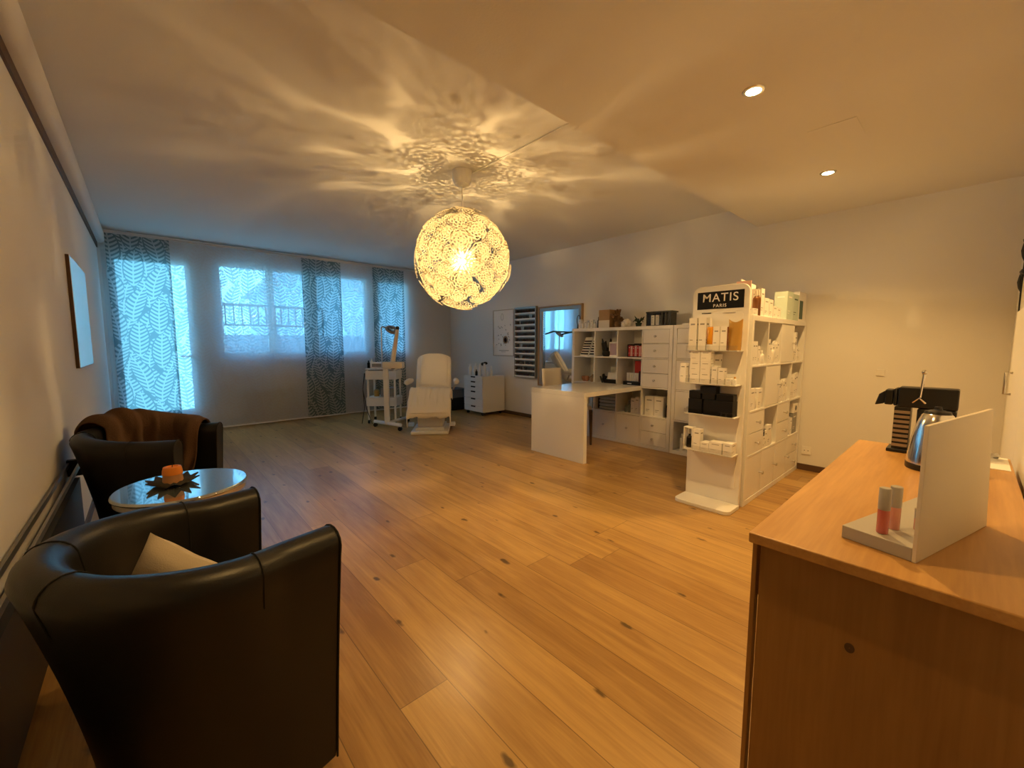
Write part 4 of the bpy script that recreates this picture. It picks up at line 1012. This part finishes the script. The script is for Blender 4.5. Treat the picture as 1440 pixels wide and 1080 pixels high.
def pad(t0, t1, wfun, th, nm, m, fold=0, rnd=False):
    def fn(u, v):
        # closed loop around the cross-section (u), v along the profile
        t = t0+(t1-t0)*v; p_ = tprof(t); q = tprof(min(1,t+.01))-tprof(max(0,t-.01)); q.normalize(); n_ = Vector((q.y,-q.x)) if False else Vector((-q.y, q.x))
        if n_.y < 0: n_ = -n_
        a = 2*PI*u; ca, sa = math.cos(a), math.sin(a); e = .35
        w_ = wfun(v); y = w_*math.copysign(abs(ca)**e, ca); hgt = th*.5*math.copysign(abs(sa)**.5, sa)
        endf = min(1, math.sin(PI*min(1,max(0,v)))*6+.25) if rnd else 1
        hgt *= endf
        if sa > 0: hgt += fold*(noise.noise(Vector((y*9, v*2.2, 2.0)))+.5*noise.noise(Vector((y*22, v*5, 5.0))))
        o = p_+n_*hgt
        return (o.x, y, o.y)
    b = MB(); b.grid(fn, 40, 28, cu=True)
    nv = 28; b.f.append(tuple(i*nv for i in range(40))); b.f.append(tuple(i*nv+nv-1 for i in reversed(range(40)))); b.m += [0,0]
    return b.build(nm, m, tc_, smooth=70)
pad(.0,.34, lambda v: .275, .09, 'leg_rest', M['sheet'], .010)
pad(.335,.62, lambda v: .275, .10, 'seat', M['sheet'], .008)
pad(.60,1.0, lambda v: .265*(1-.62*max(0,(v-.70)/.30)**2.6), .11, 'backrest', M['sheet'], .004)
pad(.655,.985, lambda v: .222*(1-.55*max(0,(v-.72)/.28)**2.4), .165, 'back_cushion', M['sheet'], .006, True)
# draped sheet over the leg rest sides and front
b = MB()
def drape(u, v):
    y = (u*2-1); t = .0+.50*v; p_ = tprof(t); w_ = .285
    if abs(y) < .78: yy = y/.78*w_; dz = 0; 
    else: yy = math.copysign(w_+.012*math.sin(v*22), y); dz = -(abs(y)-.78)/.22*(.13+.02*math.sin(v*9))
    n_ = (.055+.014*noise.noise(Vector((y*9, v*1.5, 7)))+.005*math.sin(y*26+v*3))*(1-max(0,(v-.80)/.20)**2*.9)
    if v < .1: fdrop = (0.1-v)/.1
    else: fdrop = 0
    return (p_.x+.02*(1 if fdrop else 0)+.01*fdrop, yy, p_.y+n_+dz-.10*fdrop+.012*fdrop*math.sin(y*10))
b.grid(drape, 46, 30); b.build('cover_sheet', M['sheet'], tc_, solid=.008, smooth=180)
for s in (-1,1):
    a_ = MB(); a_.box((-.72,s*.30-.045,.665),(-.40,s*.30+.045,.725)); 
    a_ = MB(); a_.tube([(-.72,s*.33,.70),(-.60,s*.345,.70),(-.42,s*.36,.695),(-.39,s*.36,.695)], [.030,.042,.042,.026], 14)
    ar = a_.build('armrest', M['sheet'], tc_, smooth=60)
    MB().tube([(-.64,s*.30,.56),(-.60,s*.34,.665)], .014, 8).build('bracket', M['steel'], ar)
MB().box((-.40,-.34,.06),(-.30,-.26,.11)).build('foot_pedal', M['plastic'], tc_, bev=.01)
MB().box((-.40,.26,.06),(-.30,.34,.11)).build('foot_pedal', M['plastic'], tc_, bev=.01)

# ------------------------------------------------------------------ steamer on wheeled stand
sm_ = thing('facial_steamer', 'white facial steamer on a wheeled stand left of the treatment chair', 'steamer', (2.61,5.70,0))
b = MB(); b.tube([(-.075,.275,.085),(.075,-.275,.085)], .026, 10); b.tube([(0,0,.085),(.48,.28,.085)], .022, 10); b.build('base', M['plastic'], sm_)
for x,y in ((-.07,.265),(.07,-.265),(.47,.275)):
    w_ = MB(); w_.tube([(x-.012,y-.008,.03),(x+.012,y+.008,.03)], .03, 16); w_.tube([(x,y,.03),(x,y,.08)], .008, 8); w_.build('caster', M['black'], sm_)
MB().box((-.036,-.03,.09),(.036,.03,.93)).build('column', M['plastic'], sm_, rot=(0,0,-.73), bev=.006)
hd = thing('x','x','x'); bpy.data.objects.remove(hd, do_unlink=True)
MB().box((-.03,-.07,.90),(.26,.07,.995)).build('head_box', M['cream'], sm_, rot=(0,0,-.73), bev=.012)
b = MB(); b.tube([(.10,0,.98),(.13,0,1.15),(.185,0,1.47)], [.038,.034,.024], 14); b.build('steam_arm', M['cream'], sm_, rot=(0,0,-.73))
b = MB(); b.tube([(.184,0,1.465),(.192,0,1.51)], [.026,.024], 14); b.sphere((.11,-.02,.90),.028,12,8,0,(1.2,.8,.5)); b.build('nozzle', M['black'], sm_, rot=(0,0,-.73))
# equipment trolley
tr = thing('equipment_trolley', 'white wheeled equipment trolley by the patterned curtain', 'trolley', (2.83,6.25,0), -.729)
for x in (-.21,.21):
    for y in (-.15,.15):
        MB().box((x-.014,y-.014,.06),(x+.014,y+.014,.86)).build('post', M['plastic'], tr, bev=.003)
        MB().tube([(x-.012,y,.03),(x+.012,y,.03)], .03, 14).build('caster', M['black'], tr)
for z,h_ in ((.28,.14),(.70,.14),(.855,.02)): MB().box((-.24,-.175,z),(.24,.175,z+h_)).build('shelf' if h_ < .1 else 'drawer', M['plastic'], tr, bev=.008)
c_,s_ = math.cos(-.729), math.sin(-.729)
def trp(x, y, z): return (2.83+c_*x-s_*y, 6.25+s_*x+c_*y, z)
t = thing('skin_device', 'white control unit with grey panel on top of the trolley', 'device', trp(-.06,.02,.876), -.729)
MB().box((-.13,-.11,0),(.13,.11,.09)).build('housing', M['plastic'], t, bev=.012); MB().box((-.10,-.113,.02),(.05,-.11,.07)).build('panel', M['grey'], t)
bottle('bottle', .022, .12, (M['blackcard'],M['black']), 'black bottle at the left end of the trolley top', 'bottle', trp(-.215,-.08,.876))
bottle('spray_bottle', .024, .15, (M['plastic'],M['plastic']), 'white spray bottle at the back left of the trolley top', 'bottle', trp(-.215,.06,.876))
bottle('bottle', .022, .10, (M['lens'],M['chrome']), 'small clear bottle on the right of the trolley top', 'bottle', trp(.15,.0,.876))
t = thing('lower_device', 'dark device standing on the lower drawer of the trolley', 'device', trp(.06,.0,.421), -.729); MB().box((-.10,-.08,0),(.12,.1,.14)).build('housing', M['grey'], t, bev=.01)
tag(MB().lathe([(.04,0),(.045,.10),(.03,.11)], n=16).build('jar', M['gold'], loc=trp(-.12,-.02,.421)), 'yellowish jar on the lower drawer of the trolley', 'jar')
for k in range(2):
    q = MB(); q.tube([trp(-.25-.01*k,-.16,.80), trp(-.28,-.19,.55), trp(-.26+.03*k,-.2,.25), trp(-.30+.16*k,-.22,.012)], .005, 6)
    tag(q.build('power_cable', M['black']), ('dark cable hanging down the left side of the trolley','second dark cable looping below the trolley drawers')[k], 'cable')
mg = thing('magnifier_lamp', 'ring magnifier lamp on a tall thin pole above the trolley', 'lamp', trp(.015,-.13,.876), -.729)
MB().tube([(0,0,0),(0,0,.62)], .011, 10).build('pole', M['steel'], mg)
MB().tube([(0,0,.62),(.02,0,.65),(.08,0,.63)], .012, 10).build('elbow', M['grey'], mg)
rg = MB(); rg.tube([(.17+.085*math.cos(a),.075*math.sin(a),.60-.03*math.cos(a)+.045*math.sin(a)) for a in [2*PI*k/28 for k in range(28)]], .017, 10, 0, True); rg.build('ring_head', M['grey'], mg)
MB().add([(.17+.07*math.cos(2*PI*k/20),.062*math.sin(2*PI*k/20),.60-.025*math.cos(2*PI*k/20)+.037*math.sin(2*PI*k/20)) for k in range(20)],[tuple(range(20))]).build('lens', M['lens'], mg, solid=.008)

# ------------------------------------------------------------------ drawer cabinet with bottles
cb = thing('drawer_cabinet', 'white six drawer cabinet on casters by the right wall', 'cabinet', (4.30,5.575,0))
MB().box((.018,0,.06),(.50,.56,.695)).build('carcass', M['white'], cb, bev=.002)
dz = [.06,.18,.32,.42,.52,.61,.69]
hs_ = [(.065,.165),(.168,.300),(.303,.428),(.431,.515),(.518,.602),(.605,.690)]
for z0,z1 in hs_:
    d = MB().box((0,.006,z0),(.018,.554,z1-.002)).build('drawer', M['white'], cb, bev=.002)
    MB().prism([(-.001,.215),(.012,.215),(.012,.345),(-.001,.345)], z1-.024, z1-.0015).build('handle_cutout', M['black'], d)
for x in (.05,.45):
    for y in (.06,.50): MB().tube([(x-.012,y,.03),(x+.012,y,.03)], .029, 12).build('caster', M['black'], cb)
blist = [(.10,.50,.030,.185,0),(.20,.47,.026,.20,0),(.12,.40,.024,.16,0),(.22,.36,.022,.19,0),(.09,.295,.018,.10,1),(.10,.205,.022,.175,0),(.17,.165,.032,.20,0),(.12,.10,.022,.18,0),(.24,.06,.020,.16,0),(.14,.04,.016,.11,0)]
bn = ['leftmost','second','third','fourth','','sixth','widest','eighth','ninth','rightmost']
for k,(x,y,r_,h_,dk_) in enumerate(blist):
    lab = 'short black bottle among the white bottles on the drawer cabinet' if dk_ else '%s white bottle on top of the drawer cabinet' % bn[k]
    bottle('bottle', r_*1.2, h_*1.08, (M['blackcard'],M['black']) if dk_ else (M['plastic'],M['card']), lab, 'bottle', (4.30+x,5.575+y,.6955), 'bottles on the drawer cabinet')
t = thing('brush_jar', 'dark brush standing in a jar among the bottles on the cabinet', 'brush', (4.55,5.575+.27,.6955))
MB().lathe([(.03,0),(.032,.10)], n=16).build('jar', M['grey'], t)
b = MB(); b.tube([(0,0,.08),(.01,-.01,.19)], .006, 8); b.sphere((.012,-.012,.215),.04,12,8,0,(1,1.3,.7)); b.sphere((.0,.05,.20),.03,12,8); b.build('brush_head', M['black'], t)
t = thing('storage_bin', 'dark storage bin with blue grey lid behind the treatment chair', 'bin', (4.42,6.62,0))
MB().box((-.17,-.17,0),(.2,.2,.24)).build('body', M['black'], t, bev=.01); MB().box((-.175,-.175,.24),(.205,.205,.40)).build('upper_box', mat('blue_grey_fabric',(.10,.12,.16),.8), t, bev=.01)
